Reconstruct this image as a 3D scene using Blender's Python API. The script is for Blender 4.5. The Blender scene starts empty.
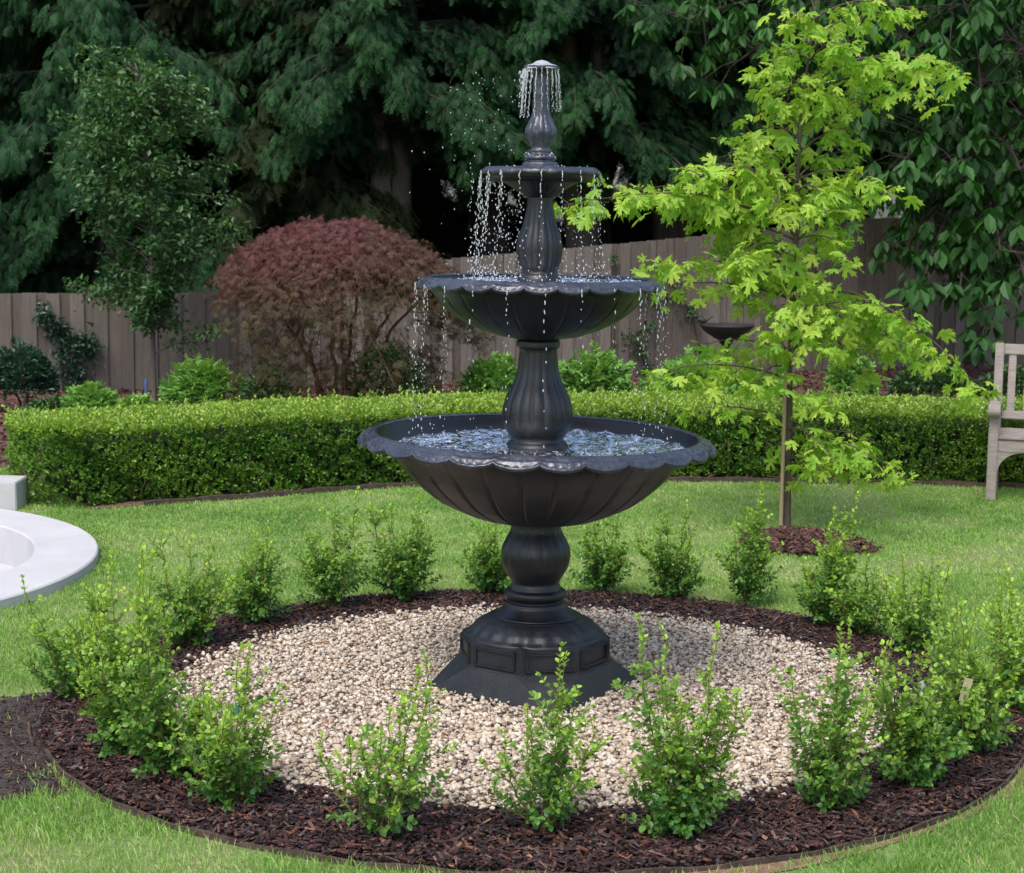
import bpy, bmesh, math, random
import numpy as np
from mathutils import Vector, Matrix, Euler
RNG = np.random.default_rng(7)
random.seed(7)
C = bpy.context.scene.collection
PI = math.pi
R_ = math.radians

# ------------------------------------------------------------------ camera constants and measuring helpers
F_PX, H_CAM, PITCH, ROLL = 1770.0, 1.95, R_(7.4517), R_(0.6)
def ray(u, v):
    du, dv = u-512, v-436.5
    a = du*math.cos(ROLL)+dv*math.sin(ROLL); b = -du*math.sin(ROLL)+dv*math.cos(ROLL)
    return np.array([a/F_PX, math.cos(PITCH)-b/F_PX*math.sin(PITCH), -math.sin(PITCH)-b/F_PX*math.cos(PITCH)])
def G(u, v, z=0.0):
    d = ray(u, v); t = (z-H_CAM)/d[2]
    return np.array([d[0]*t, d[1]*t, z])
def V(u, v, D):
    d = ray(u, v); t = D/d[1]
    return np.array([d[0]*t, D, H_CAM+d[2]*t])

# ------------------------------------------------------------------ materials
def newmat(name):
    m = bpy.data.materials.new(name); m.use_nodes = True
    nt = m.node_tree; nt.nodes.clear()
    out = nt.nodes.new('ShaderNodeOutputMaterial')
    return m, nt, out
def N(nt, typ, **kw):
    n = nt.nodes.new(typ)
    for k, v in kw.items():
        if k.startswith('_'): setattr(n, k[1:], v)
        else: n.inputs[k.replace('__', ' ')].default_value = v
    return n
def L(nt, a, ai, b, bi): nt.links.new(a.outputs[ai], b.inputs[bi])
def ramp(nt, stops, src=None, out=0):
    r = nt.nodes.new('ShaderNodeValToRGB')
    cr = r.color_ramp
    while len(cr.elements) < len(stops): cr.elements.new(0.5)
    for e, (p, c) in zip(cr.elements, stops):
        e.position = p; e.color = (*c, 1) if len(c) == 3 else c
    if src is not None: nt.links.new(src.outputs[out], r.inputs[0])
    return r
def coord(nt): return nt.nodes.new('ShaderNodeTexCoord')
def noise(nt, scale, detail=4, rough=.55, src=None, co='Object', dist=0):
    n = N(nt, 'ShaderNodeTexNoise', Scale=scale, Detail=detail, Roughness=rough, Distortion=dist)
    if src is None:
        tc = coord(nt); L(nt, tc, co, n, 'Vector')
    else: L(nt, src, 0, n, 'Vector')
    return n
def mixc(nt, fac, a, b, blend='MIX'):
    m = nt.nodes.new('ShaderNodeMix'); m.data_type = 'RGBA'; m.blend_type = blend
    for sock, val in ((m.inputs[0], fac), (m.inputs[6], a), (m.inputs[7], b)):
        if hasattr(val, 'links') or isinstance(val, bpy.types.NodeSocket): nt.links.new(val, sock)
        elif isinstance(val, (int, float)): sock.default_value = val
        else: sock.default_value = (*val, 1) if len(val) == 3 else val
    return m.outputs[2]
def bump(nt, src_out, dist, strength=1.0):
    b = N(nt, 'ShaderNodeBump', Strength=strength, Distance=dist); nt.links.new(src_out, b.inputs['Height']); return b

def leaf_mat(name, old, new, old2=None, rough=.45, trans=.35, spec=.4, tcol=None):
    """old -> new by the leaf's own age attribute; old2 varies leaf to leaf"""
    m, nt, out = newmat(name)
    ra = N(nt, 'ShaderNodeAttribute'); ra.attribute_name = 'rnd'
    ag = N(nt, 'ShaderNodeAttribute'); ag.attribute_name = 'age'
    old2 = old2 or tuple(c*.6 for c in old)
    c1 = mixc(nt, ra.outputs['Fac'], old, old2)
    c2 = mixc(nt, ra.outputs['Fac'], new, tuple(c*.72 for c in new))
    col = mixc(nt, ag.outputs['Fac'], c1, c2)
    p = N(nt, 'ShaderNodeBsdfPrincipled', Roughness=rough); p.inputs['Specular IOR Level'].default_value = spec
    nt.links.new(col, p.inputs['Base Color'])
    t = nt.nodes.new('ShaderNodeBsdfTranslucent')
    tc = mixc(nt, 1.0, col, tcol or (1.25, 1.25, .55), 'MULTIPLY')
    nt.links.new(tc, t.inputs['Color'])
    mx = N(nt, 'ShaderNodeMixShader', Fac=trans)
    L(nt, p, 0, mx, 1); L(nt, t, 0, mx, 2); L(nt, mx, 0, out, 0)
    return m
def noise_mat(name, c1, c2, scale=8, rough=.8, bdist=.004, bscale=40, c3=None, stretch=None, spec=.3, detail=5, metallic=0):
    m, nt, out = newmat(name)
    tc = coord(nt); mp = N(nt, 'ShaderNodeMapping'); L(nt, tc, 'Object', mp, 0)
    if stretch: mp.inputs['Scale'].default_value = stretch
    n = noise(nt, scale, detail, .6, src=mp)
    st = [(.3, c1), (.7, c2)] if c3 is None else [(.25, c1), (.5, c2), (.75, c3)]
    r = ramp(nt, st, n)
    p = N(nt, 'ShaderNodeBsdfPrincipled', Roughness=rough, Metallic=metallic); p.inputs['Specular IOR Level'].default_value = spec
    L(nt, r, 0, p, 'Base Color')
    n2 = noise(nt, bscale, 5, .6, src=mp)
    b = bump(nt, n2.outputs['Fac'], bdist); L(nt, b, 0, p, 'Normal')
    L(nt, p, 0, out, 0)
    return m
def attr_mat(name, stops, rough=.7, spec=.35, bscale=60, bdist=.003, trans=0, noise_mix=.0):
    m, nt, out = newmat(name)
    ra = N(nt, 'ShaderNodeAttribute'); ra.attribute_name = 'rnd'
    r = ramp(nt, stops, ra, 'Fac')
    n = noise(nt, bscale, 4, .6)
    col = mixc(nt, .35, r.outputs[0], ramp(nt, [(.3, (.45, .45, .45)), (.7, (1, 1, 1))], n).outputs[0], 'MULTIPLY')
    p = N(nt, 'ShaderNodeBsdfPrincipled', Roughness=rough); p.inputs['Specular IOR Level'].default_value = spec
    nt.links.new(col, p.inputs['Base Color'])
    b = bump(nt, n.outputs['Fac'], bdist); L(nt, b, 0, p, 'Normal')
    if trans:
        t = nt.nodes.new('ShaderNodeBsdfTranslucent'); nt.links.new(mixc(nt, 1.0, col, (1.2, 1.2, .6), 'MULTIPLY'), t.inputs['Color'])
        mx = N(nt, 'ShaderNodeMixShader', Fac=trans); L(nt, p, 0, mx, 1); L(nt, t, 0, mx, 2); L(nt, mx, 0, out, 0)
    else: L(nt, p, 0, out, 0)
    return m

M = {}
M['bark'] = noise_mat('bark', (.05, .038, .028), (.12, .09, .065), 14, .9, .01, 30, stretch=(1, 1, .25))
M['bark_dark'] = noise_mat('bark_dark', (.06, .05, .044), (.15, .125, .11), 9, .95, .02, 14, stretch=(1, 1, .2))
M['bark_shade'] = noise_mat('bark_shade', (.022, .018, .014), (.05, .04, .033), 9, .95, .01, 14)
M['stem'] = noise_mat('stem', (.10, .075, .035), (.16, .13, .06), 30, .7, .002, 90)
M['stem_red'] = noise_mat('stem_red', (.10, .04, .025), (.17, .08, .045), 30, .7, .002, 90)
M['dark_inner'] = noise_mat('shade_core', (.010, .014, .007), (.025, .024, .013), 30, .95, .02, 40)  # near-black: carries the shade between the hedge leaves
M['shrub_leaf'] = leaf_mat('box_leaf', (.095, .255, .050), (.42, .64, .08), (.045, .145, .030), .42, .38, .45)
M['hedge_leaf'] = leaf_mat('hedge_leaf', (.100, .240, .028), (.34, .50, .07), (.045, .135, .018), .42, .33, .45)
M['lime_leaf'] = leaf_mat('young_maple_leaf', (.29, .51, .05), (.49, .65, .10), (.18, .38, .04), .5, .45, .3)
M['blue_conifer'] = leaf_mat('blue_green_sprays', (.013, .054, .019), (.036, .115, .034), (.007, .029, .011), .65, .12, .2)
M['green_conifer'] = leaf_mat('green_sprays', (.009, .040, .014), (.030, .105, .024), (.005, .020, .008), .65, .12, .2)
M['olive_conifer'] = leaf_mat('olive_sprays', (.016, .034, .011), (.040, .055, .017), (.011, .018, .008), .7, .10, .15)
M['big_leaf'] = leaf_mat('big_broad_leaf', (.030, .105, .022), (.060, .190, .034), (.016, .058, .015), .5, .32, .25)
M['mid_leaf'] = leaf_mat('small_tree_leaf', (.045, .13, .035), (.15, .28, .08), (.025, .08, .025), .38, .3, .45)
M['red_leaf'] = leaf_mat('red_thread_leaf', (.080, .075, .028), (.165, .058, .060), (.055, .060, .020), .55, .3, .3, (1.3, .9, .8))
M['perennial'] = leaf_mat('perennial_leaf', (.16, .36, .07), (.30, .50, .10), (.09, .25, .05), .5, .35, .35)
M['dark_shrub'] = leaf_mat('dark_shrub_leaf', (.025, .070, .042), (.05, .12, .06), (.014, .04, .028), .4, .2, .45)
M['ivy'] = leaf_mat('ivy_leaf', (.03, .085, .03), (.07, .16, .04), (.02, .05, .02), .45, .2, .4)

# fountain: dark painted cast metal, satin, with dust in the pores
def fountain_mat(name, base, base2, rough, relief=0.0):
    m, nt, out = newmat(name)
    tc = coord(nt)
    n = noise(nt, 9, 6, .65)
    mp = N(nt, 'ShaderNodeMapping'); L(nt, tc, 'Object', mp, 0); mp.inputs['Scale'].default_value = (1, 1, .10)
    ns_ = noise(nt, 26, 5, .7, src=mp)
    st = ramp(nt, [(.55, (0, 0, 0)), (.78, (.55, .55, .55))], ns_)
    r0 = ramp(nt, [(.3, base), (.75, base2)], n)
    mm_ = nt.nodes.new('ShaderNodeMix'); mm_.data_type = 'RGBA'; L(nt, st, 0, mm_, 0); nt.links.new(r0.outputs[0], mm_.inputs[6]); mm_.inputs[7].default_value = (base2[0]*2.2, base2[1]*2.2, base2[2]*2.1, 1)
    p = N(nt, 'ShaderNodeBsdfPrincipled', Metallic=0.0); p.inputs['Specular IOR Level'].default_value = .55
    nt.links.new(mm_.outputs[2], p.inputs['Base Color'])
    rr = N(nt, 'ShaderNodeMapRange'); L(nt, n, 'Fac', rr, 0)
    rr.inputs[1].default_value = .3; rr.inputs[2].default_value = .7
    rr.inputs[3].default_value = rough-.1; rr.inputs[4].default_value = rough+.14
    L(nt, rr, 0, p, 'Roughness')
    n2 = noise(nt, 120, 4, .6); b = bump(nt, n2.outputs['Fac'], .0015)
    if relief:
        v = N(nt, 'ShaderNodeTexVoronoi', Scale=38); v.feature = 'F1'; L(nt, tc, 'Object', v, 'Vector')
        b2 = bump(nt, v.outputs['Distance'], relief); L(nt, b, 0, b2, 'Normal'); b = b2
    L(nt, b, 0, p, 'Normal'); L(nt, p, 0, out, 0)
    return m
M['cast'] = fountain_mat('black_cast_metal', (.0042, .0050, .0070), (.009, .0108, .0150), .36)
M['cast_dry'] = fountain_mat('black_cast_metal_dusty', (.0058, .0072, .0095), (.016, .019, .024), .46)
M['cast_wet_sheen'] = fountain_mat('black_cast_metal_wet_painted_sheen', (.019, .022, .031), (.052, .058, .080), .22, .003)  # wet metal; base made paler and bluer to stand in for reflected sky
def water_mat():
    m, nt, out = newmat('moving_water')
    p = N(nt, 'ShaderNodeBsdfPrincipled', Roughness=.14, IOR=1.33)
    p.inputs['Base Color'].default_value = (.72, .73, .74, 1); p.inputs['Specular Tint'].default_value = (.80, .70, .62, 1)
    fo = noise(nt, 55, 5, .7, dist=.8); fr = ramp(nt, [(.54, (1, 1, 1)), (.63, (.35, .35, .35))], fo); nt.links.new(fr.outputs[0], p.inputs['Transmission Weight'])
    n = noise(nt, 22, 3, .55, dist=.6); n2 = noise(nt, 80, 2, .5)
    b = bump(nt, n.outputs['Fac'], .02); b2 = bump(nt, n2.outputs['Fac'], .003); L(nt, b, 0, b2, 'Normal'); L(nt, b2, 0, p, 'Normal')
    L(nt, p, 0, out, 0); return m
M['water'] = water_mat()
def drop_mat():
    m, nt, out = newmat('water_drop')
    p = N(nt, 'ShaderNodeBsdfPrincipled', Roughness=.12, IOR=1.33)
    p.inputs['Base Color'].default_value = (.92, .95, 1, 1); p.inputs['Transmission Weight'].default_value = .65
    L(nt, p, 0, out, 0); return m
M['drop'] = drop_mat()
M['pebble'] = attr_mat('river_pebble', [(0, (.33, .235, .15)), (.2, (.48, .38, .275)), (.5, (.58, .49, .38)), (.80, (.66, .59, .49)), (.90, (.36, .30, .25)), (.97, (.30, .24, .21)), (1, (.32, .18, .10))], .65, .35, 160, .001)
M['chip'] = attr_mat('bark_chip', [(0, (.014, .007, .007)), (.45, (.034, .016, .015)), (.78, (.066, .029, .024)), (.94, (.13, .052, .034)), (1, (.24, .11, .06))], .5, .5, 90, .002)
M['chip_red'] = attr_mat('red_bark_chip', [(0, (.03, .014, .013)), (.5, (.07, .031, .026)), (.9, (.14, .065, .045)), (1, (.20, .10, .065))], .65, .35, 90, .002)
M['grass_blade'] = attr_mat('grass_blade', [(0, (.14, .30, .050)), (.38, (.26, .45, .095)), (.70, (.38, .53, .15)), (.90, (.50, .52, .25)), (1, (.56, .48, .31))], .55, .3, 8, .0, trans=.3)
M['mulch_soil'] = noise_mat('mulch_soil', (.018, .011, .010), (.045, .024, .02), 60, .9, .02, 90)
M['bed_soil'] = noise_mat('bed_soil', (.075, .038, .028), (.16, .09, .065), 22, .95, .02, 40, c3=(.11, .055, .04))
M['bare_soil'] = noise_mat('bare_soil', (.022, .018, .018), (.07, .055, .048), 18, .9, .02, 70, c3=(.035, .03, .03))
M['clay'] = noise_mat('clay_soil', (.20, .115, .07), (.36, .24, .165), 22, .95, .02, 80)
M['gravel_bed'] = noise_mat('gravel_underlay', (.20, .16, .12), (.34, .27, .21), 60, .9, .01, 90)
M['edging'] = noise_mat('weathered_edging', (.035, .024, .02), (.10, .068, .052), 25, .8, .004, 60)
M['white_concrete'] = noise_mat('white_concrete', (.42, .415, .42), (.50, .496, .502), 3.2, .7, .0015, 160, detail=12)
M['teak'] = noise_mat('weathered_teak', (.20, .165, .145), (.29, .25, .225), 10, .8, .003, 40, stretch=(1, 8, 8), c3=(.35, .31, .285))
M['stake'] = noise_mat('stake_wood', (.22, .17, .10), (.36, .29, .18), 20, .8, .003, 60, stretch=(1, 1, .15))
M['tag'] = noise_mat('faded_plant_tag', (.38, .27, .14), (.62, .52, .36), 60, .5, .001, 90)
M['tag_green'] = noise_mat('green_plant_tag', (.02, .14, .08), (.05, .22, .13), 60, .4, .001, 90)
M['tag_grey'] = noise_mat('grey_plant_tag', (.40, .42, .46), (.58, .60, .64), 60, .4, .001, 90)
M['iron'] = noise_mat('dark_iron', (.015, .015, .016), (.035, .032, .032), 25, .6, .002, 80)
M['blue'] = noise_mat('blue_plastic', (.03, .06, .16), (.05, .09, .22), 30, .4, .001, 80)
def fence_mat():
    m, nt, out = newmat('weathered_paling')
    ra = N(nt, 'ShaderNodeAttribute'); ra.attribute_name = 'rnd'
    base = ramp(nt, [(0, (.104, .085, .070)), (.5, (.142, .120, .102)), (1, (.185, .160, .138))], ra, 'Fac')
    tc = coord(nt); mp = N(nt, 'ShaderNodeMapping'); L(nt, tc, 'Object', mp, 0); mp.inputs['Scale'].default_value = (14, 14, 1.1)
    n = noise(nt, 3.0, 7, .7, src=mp)
    col = mixc(nt, .65, base.outputs[0], ramp(nt, [(.25, (.42, .38, .36)), (.7, (1.15, 1.12, 1.1))], n).outputs[0], 'MULTIPLY')
    n3 = noise(nt, 1.1, 4, .6)
    col = mixc(nt, ramp(nt, [(.5, (0, 0, 0)), (.75, (.6, .6, .6))], n3).outputs[0], col, (.10, .095, .075))
    p = N(nt, 'ShaderNodeBsdfPrincipled', Roughness=.88); nt.links.new(col, p.inputs['Base Color'])
    b = bump(nt, n.outputs['Fac'], .006); L(nt, b, 0, p, 'Normal'); L(nt, p, 0, out, 0); return m
M['fence'] = fence_mat()
def ground_mat():
    m, nt, out = newmat('lawn_ground')
    n1 = noise(nt, 1.3, 5, .6); n2 = noise(nt, 45, 5, .7)
    g = ramp(nt, [(.3, (.11, .19, .04)), (.6, (.20, .28, .08)), (.8, (.30, .32, .14))], n2)
    s = ramp(nt, [(.58, (0, 0, 0)), (.72, (.9, .9, .9))], n1)
    col = mixc(nt, s.outputs[0], g.outputs[0], (.30, .20, .13))
    p = N(nt, 'ShaderNodeBsdfPrincipled', Roughness=.9); nt.links.new(col, p.inputs['Base Color'])
    b = bump(nt, n2.outputs['Fac'], .02); L(nt, b, 0, p, 'Normal'); L(nt, p, 0, out, 0); return m
M['ground'] = ground_mat()

# ------------------------------------------------------------------ object helpers
def tag(o, label=None, cat=None, group=None, kind=None):
    if label: o['label'] = label
    if cat: o['category'] = cat
    if group: o['group'] = group
    if kind: o['kind'] = kind
    return o
def empty(name, loc, rz=0, label=None, cat=None, group=None):
    o = bpy.data.objects.new(name, None); C.objects.link(o); o.empty_display_size = .1
    o.location = Vector([float(c) for c in loc]); o.rotation_euler = (0, 0, rz)
    return tag(o, label, cat, group)
def link(name, me, mat=None, parent=None):
    o = bpy.data.objects.new(name, me); C.objects.link(o)
    if mat is not None: me.materials.append(mat)
    if parent is not None: o.parent = parent
    return o
def np_mesh(name, verts, faces, attrs=None, smooth=False):
    """faces: (m,k) array or a list of such arrays"""
    me = bpy.data.meshes.new(name)
    verts = np.asarray(verts, np.float32)
    fl = faces if isinstance(faces, list) else [faces]
    fl = [np.asarray(f, np.int32) for f in fl if len(f)]
    loops = np.concatenate([f.ravel() for f in fl])
    tot = np.concatenate([np.full(len(f), f.shape[1], np.int32) for f in fl])
    start = np.concatenate([[0], np.cumsum(tot)[:-1]]).astype(np.int32)
    me.vertices.add(len(verts)); me.vertices.foreach_set('co', verts.ravel())
    me.loops.add(len(loops)); me.loops.foreach_set('vertex_index', loops)
    me.polygons.add(len(tot)); me.polygons.foreach_set('loop_start', start); me.polygons.foreach_set('loop_total', tot)
    me.polygons.foreach_set('use_smooth', np.full(len(tot), smooth, dtype=bool))
    for k, a in (attrs or {}).items():
        at = me.attributes.new(k, 'FLOAT', 'POINT'); at.data.foreach_set('value', np.asarray(a, np.float32))
    me.update(calc_edges=True)
    return me
def nrm(a): return a/np.maximum(np.linalg.norm(a, axis=-1, keepdims=True), 1e-9)
def frames(d, up=None, roll=0):
    d = nrm(np.asarray(d, float)); n = len(d)
    if up is None: up = np.tile([0, 0, 1.], (n, 1))
    up = up+RNG.normal(0, 1e-3, (n, 3))
    x = nrm(np.cross(d, up)); z = np.cross(x, d)
    if np.any(roll):
        c, s = np.cos(roll)[:, None], np.sin(roll)[:, None]
        x, z = x*c+z*s, z*c-x*s
    return np.stack([x, d, z], 2)
class Bag:
    """collects instances of small templates into one mesh"""
    def __init__(s): s.v = []; s.f = {}; s.n = 0; s.r = []; s.a = []
    def add(s, tv, tf, pos, Rm, sc, rnd=None, age=None):
        n = len(pos)
        if n == 0: return
        sc = np.asarray(sc, float)
        if sc.ndim == 0: sc = np.full(n, float(sc))
        t = tv[None]*(sc[:, None, None] if sc.ndim == 1 else sc[:, None, :])
        vv = np.einsum('nij,nkj->nki', Rm, t)+np.asarray(pos)[:, None, :]
        k = len(tv); off = s.n+np.arange(n)*k
        s.v.append(vv.reshape(-1, 3))
        for fk in (tf if isinstance(tf, list) else [tf]):
            s.f.setdefault(fk.shape[1], []).append((fk[None]+off[:, None, None]).reshape(-1, fk.shape[1]))
        s.r.append(np.repeat(RNG.random(n) if rnd is None else rnd, k))
        s.a.append(np.repeat(np.zeros(n) if age is None else np.clip(age, 0, 1), k)); s.n += n*k
    def mesh(s, name, smooth=False):
        return np_mesh(name, np.concatenate(s.v), [np.concatenate(x) for x in s.f.values()], {'rnd': np.concatenate(s.r), 'age': np.concatenate(s.a)}, smooth)
class Tubes:
    def __init__(s, sides=6): s.v = []; s.f = []; s.n = 0; s.k = sides
    def add(s, pts, rad):
        pts = np.asarray(pts, float); m = len(pts); rad = np.broadcast_to(np.asarray(rad, float), (m,))
        tan = nrm(np.gradient(pts, axis=0)); ref = np.array([.31, .95, .05]) if abs(tan[0][2]) > .5 else np.array([0, 0, 1.])
        x = nrm(np.cross(tan, ref)); y = np.cross(tan, x)
        a = np.arange(s.k)*2*PI/s.k
        ring = pts[:, None]+rad[:, None, None]*(np.cos(a)[None, :, None]*x[:, None]+np.sin(a)[None, :, None]*y[:, None])
        s.v.append(ring.reshape(-1, 3))
        i = np.arange(m-1)[:, None]*s.k+np.arange(s.k)[None]; j = np.arange(m-1)[:, None]*s.k+(np.arange(s.k)[None]+1) % s.k
        s.f.append(np.stack([i, j, j+s.k, i+s.k], 2).reshape(-1, 4)+s.n); s.n += m*s.k
        s.f.append  # ends stay open: they are buried or pointed
    def mesh(s, name): return np_mesh(name, np.concatenate(s.v), np.concatenate(s.f), None, True)
def bez(p0, p1, p2, n):
    t = np.linspace(0, 1, n)[:, None]
    return (1-t)**2*np.asarray(p0)+2*t*(1-t)*np.asarray(p1)+t*t*np.asarray(p2)
def box(bm, c, s, rot=None, bev=.003):
    r = bmesh.ops.create_cube(bm, size=1)
    for v in r['verts']:
        p = Vector((v.co.x*s[0], v.co.y*s[1], v.co.z*s[2]))
        if rot is not None: p = rot @ p
        v.co = p+Vector(c)
    if bev:
        es = list({e for v in r['verts'] for e in v.link_edges})
        bmesh.ops.bevel(bm, geom=es, offset=bev, segments=2, affect='EDGES')
def bm_obj(name, bm, mat, parent=None, smooth=False):
    me = bpy.data.meshes.new(name); bm.to_mesh(me); bm.free()
    if smooth: me.polygons.foreach_set('use_smooth', np.ones(len(me.polygons), bool))
    return link(name, me, mat, parent)

# ------------------------------------------------------------------ leaf templates (length 1 along +Y, face +Z)
def T(v, f): return np.array(v, float), np.array(f, np.int64)
LEAF = T([(0, 0, 0), (-.27, .38, .07), (.27, .38, .07), (0, .45, -.02), (-.2, .75, .03), (.2, .75, .03), (0, 1, -.06)],
         [(0, 3, 1), (0, 2, 3), (1, 3, 4), (3, 2, 5), (3, 6, 4), (3, 5, 6)])
LEAF4 = T([(0, 0, 0), (-.26, .5, .07), (.26, .5, .07), (0, 1, -.05), (0, .5, -.02)], [(0, 4, 1), (0, 2, 4), (1, 4, 3), (4, 2, 3)])
LEAF2 = T([(0, 0, 0), (-.3, .5, .08), (.3, .5, .08), (0, 1, 0)], [(0, 2, 1), (1, 2, 3)])
def lobed():
    # five pointed lobes with side teeth, drooping tips
    out = []
    for a, l in ((-150, .30), (-105, .62), (-52, .88), (0, 1.0), (52, .88), (105, .62), (150, .30)):
        a = R_(a)
        for da, k in ((-.30, .55), (-.17, .80), (-.13, .66), (0, 1.0), (.13, .66), (.17, .80), (.30, .55)) if l > .5 else ((0, 1.0),):
            out.append((a+da, l*k))
    pts = []
    lob = [(-105, .62), (-52, .88), (0, 1.0), (52, .88), (105, .62)]
    for i, (a, l) in enumerate(lob):
        if i == 0: pts.append((R_(-160), .22))
        else: pts.append((R_((lob[i-1][0]+a)/2), .30))
        for da, k in ((-14, .58), (-15, .80), (-5, .74), (0, 1.0), (5, .74), (15, .80), (14, .58)): pts.append((R_(a+da), l*k))
    pts.append((R_(160), .22))
    v = [(0, .35, .0)]
    for a, r in pts:
        x, y = math.sin(a)*r*.62, .35+math.cos(a)*r*.65
        v.append((x, y, -.13*(r**2)+.04*math.cos(5*a)))
    n = len(pts)
    f = [(0, 1+(i+1) % n, 1+i) for i in range(n)]
    return T(v, f)
LOBED = lobed()
def spray(nside=7, width=.5, droop=.25, seed=0, w=.03, fine=1):
    """flat fan of scale foliage: midrib, side twigs, twiglets"""
    rr = np.random.default_rng(seed); v = []; f = []
    def blade(p, d, l, ww):
        p = np.array(p, float); d = np.array(d, float); d /= np.linalg.norm(d); s = np.array([-d[1], d[0], 0])*ww
        m = p+d*l*.45; e = p+d*l
        i = len(v)
        for q in (p, m-s, m+s, e): v.append((q[0], q[1], q[2]-droop*(q[0]**2*1.3+q[1]**2)*.8))
        f.append((i, i+2, i+1)); f.append((i+1, i+2, i+3))
    blade((0, 0, 0), (0, 1, 0), 1.0, w*.8)
    for k in range(nside):
        t = .10+.82*k/nside; l = width*(1-t*.75)*rr.uniform(.8, 1.15)
        for s in (-1, 1):
            a = rr.uniform(.75, 1.05)*s if fine else rr.uniform(.42, .70)*s; d = np.array([math.sin(a), math.cos(a), rr.normal(0, .08)])
            p = np.array([0, t+rr.uniform(-.03, .03), 0]); blade(p, d, l, w)
            for q in range(2 if fine else 0):
                tt = (.35, .65)[q]
                for s2 in (-1, 1):
                    a2 = a+s2*rr.uniform(.5, .8); blade(p+d*l*tt, (math.sin(a2), math.cos(a2), rr.normal(0, .12)), l*.42*(1.2-tt), w*.85)
    return T(v, f)
SPRAYS = [spray(5, .55, .45, k, .034, 0) for k in range(4)]
SPRAY_NARROW = [spray(5, .36, .25, 9+k, .026, 0) for k in range(3)]
def ico(sub=1):
    bm = bmesh.new(); bmesh.ops.create_icosphere(bm, subdivisions=sub, radius=1)
    v = np.array([p.co[:] for p in bm.verts]); bm.verts.index_update(); f = np.array([[q.index for q in p.verts] for p in bm.faces]); bm.free()
    return v, f
ICO1, ICO2 = ico(1), ico(2)

# ------------------------------------------------------------------ setting
def vnoise(p, s, seed=0):
    r = np.random.default_rng(seed); g = r.random((64, 64)); q = p*s; i = np.floor(q).astype(int); f = q-i; f = f*f*(3-2*f)
    a = g[i[:, 0] % 64, i[:, 1] % 64]; b = g[(i[:, 0]+1) % 64, i[:, 1] % 64]; c = g[i[:, 0] % 64, (i[:, 1]+1) % 64]; d = g[(i[:, 0]+1) % 64, (i[:, 1]+1) % 64]
    return (a*(1-f[:, 0])+b*f[:, 0])*(1-f[:, 1])+(c*(1-f[:, 0])+d*f[:, 0])*f[:, 1]
BED = np.array([.09, 6.86]); R_BED = 1.90
GRV = np.array([.09, 6.90]); R_GRV = 1.43
def sheet(name, pts, z, mat, kind='structure', label=None, cat=None):
    bm = bmesh.new(); vs = [bm.verts.new((p[0], p[1], z)) for p in pts]; bm.faces.new(vs); bmesh.ops.recalc_face_normals(bm, faces=bm.faces[:])
    if bm.faces[:][0].normal.z < 0: bmesh.ops.reverse_faces(bm, faces=bm.faces[:])
    bmesh.ops.triangulate(bm, faces=bm.faces[:])
    o = bm_obj(name, bm, mat); o['kind'] = kind; return tag(o, label, cat)
def circle(c, r, n=96, amp=0, seed=0):
    rr = np.random.default_rng(seed); ph = rr.uniform(0, 6.28, 4)
    return [(c[0]+math.cos(a)*(r+amp*sum(math.sin((k+2)*a*1.0+ph[k]) for k in range(4))/3), c[1]+math.sin(a)*(r+amp*sum(math.sin((k+2)*a+ph[k]) for k in range(4))/3)) for a in np.linspace(0, 2*PI, n, endpoint=False)]
sheet('lawn_ground', [(-60, -15), (60, -15), (60, 110), (-60, 110)], 0, M['ground'], label='lawn ground')
sheet('mulch_bed', circle(BED, R_BED, 120), .008, M['mulch_soil'], label='dark mulch ring')
sheet('gravel_bed', circle(GRV, R_GRV, 120, .012, 1), .014, M['gravel_bed'])

# hedge course
HF = [G(*a)[:2] for a in [(86, 507.5), (104, 506.5), (130, 504), (250, 495), (400, 484), (560, 480), (700, 479), (900, 482), (1024, 486)]]
HF = [np.array(p) for p in HF]; HF.append(HF[-1]+np.array([.9, -.12])); HF.append(HF[-1]+np.array([.9, -.16]))
def smooth_line(P, n=200):
    P = np.array(P); s = np.r_[0, np.cumsum(np.linalg.norm(np.diff(P, axis=0), axis=1))]
    t = np.linspace(0, s[-1], n); q = np.stack([np.interp(t, s, P[:, i]) for i in range(2)], 1)
    k = np.ones(15)/15
    qp = np.pad(q, ((7, 7), (0, 0)), 'reflect', reflect_type='odd')
    return np.stack([np.convolve(qp[:, i], k, 'valid') for i in range(2)], 1), t
HL, HS = smooth_line(HF)
HT = nrm(np.gradient(HL, axis=0)); HN = np.stack([-HT[:, 1], HT[:, 0]], 1)      # pointing to the back
H_DEP, H_H = 1.02, .52
back = HL+HN*1.35
FENCE = [np.array(p, float) for p in [(-11, 15.6), (-5.16, 17.72), (-4.04, 18.1), (-.7, 19.15), (4.4, 21.5), (10.5, 24.4)]]
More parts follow.
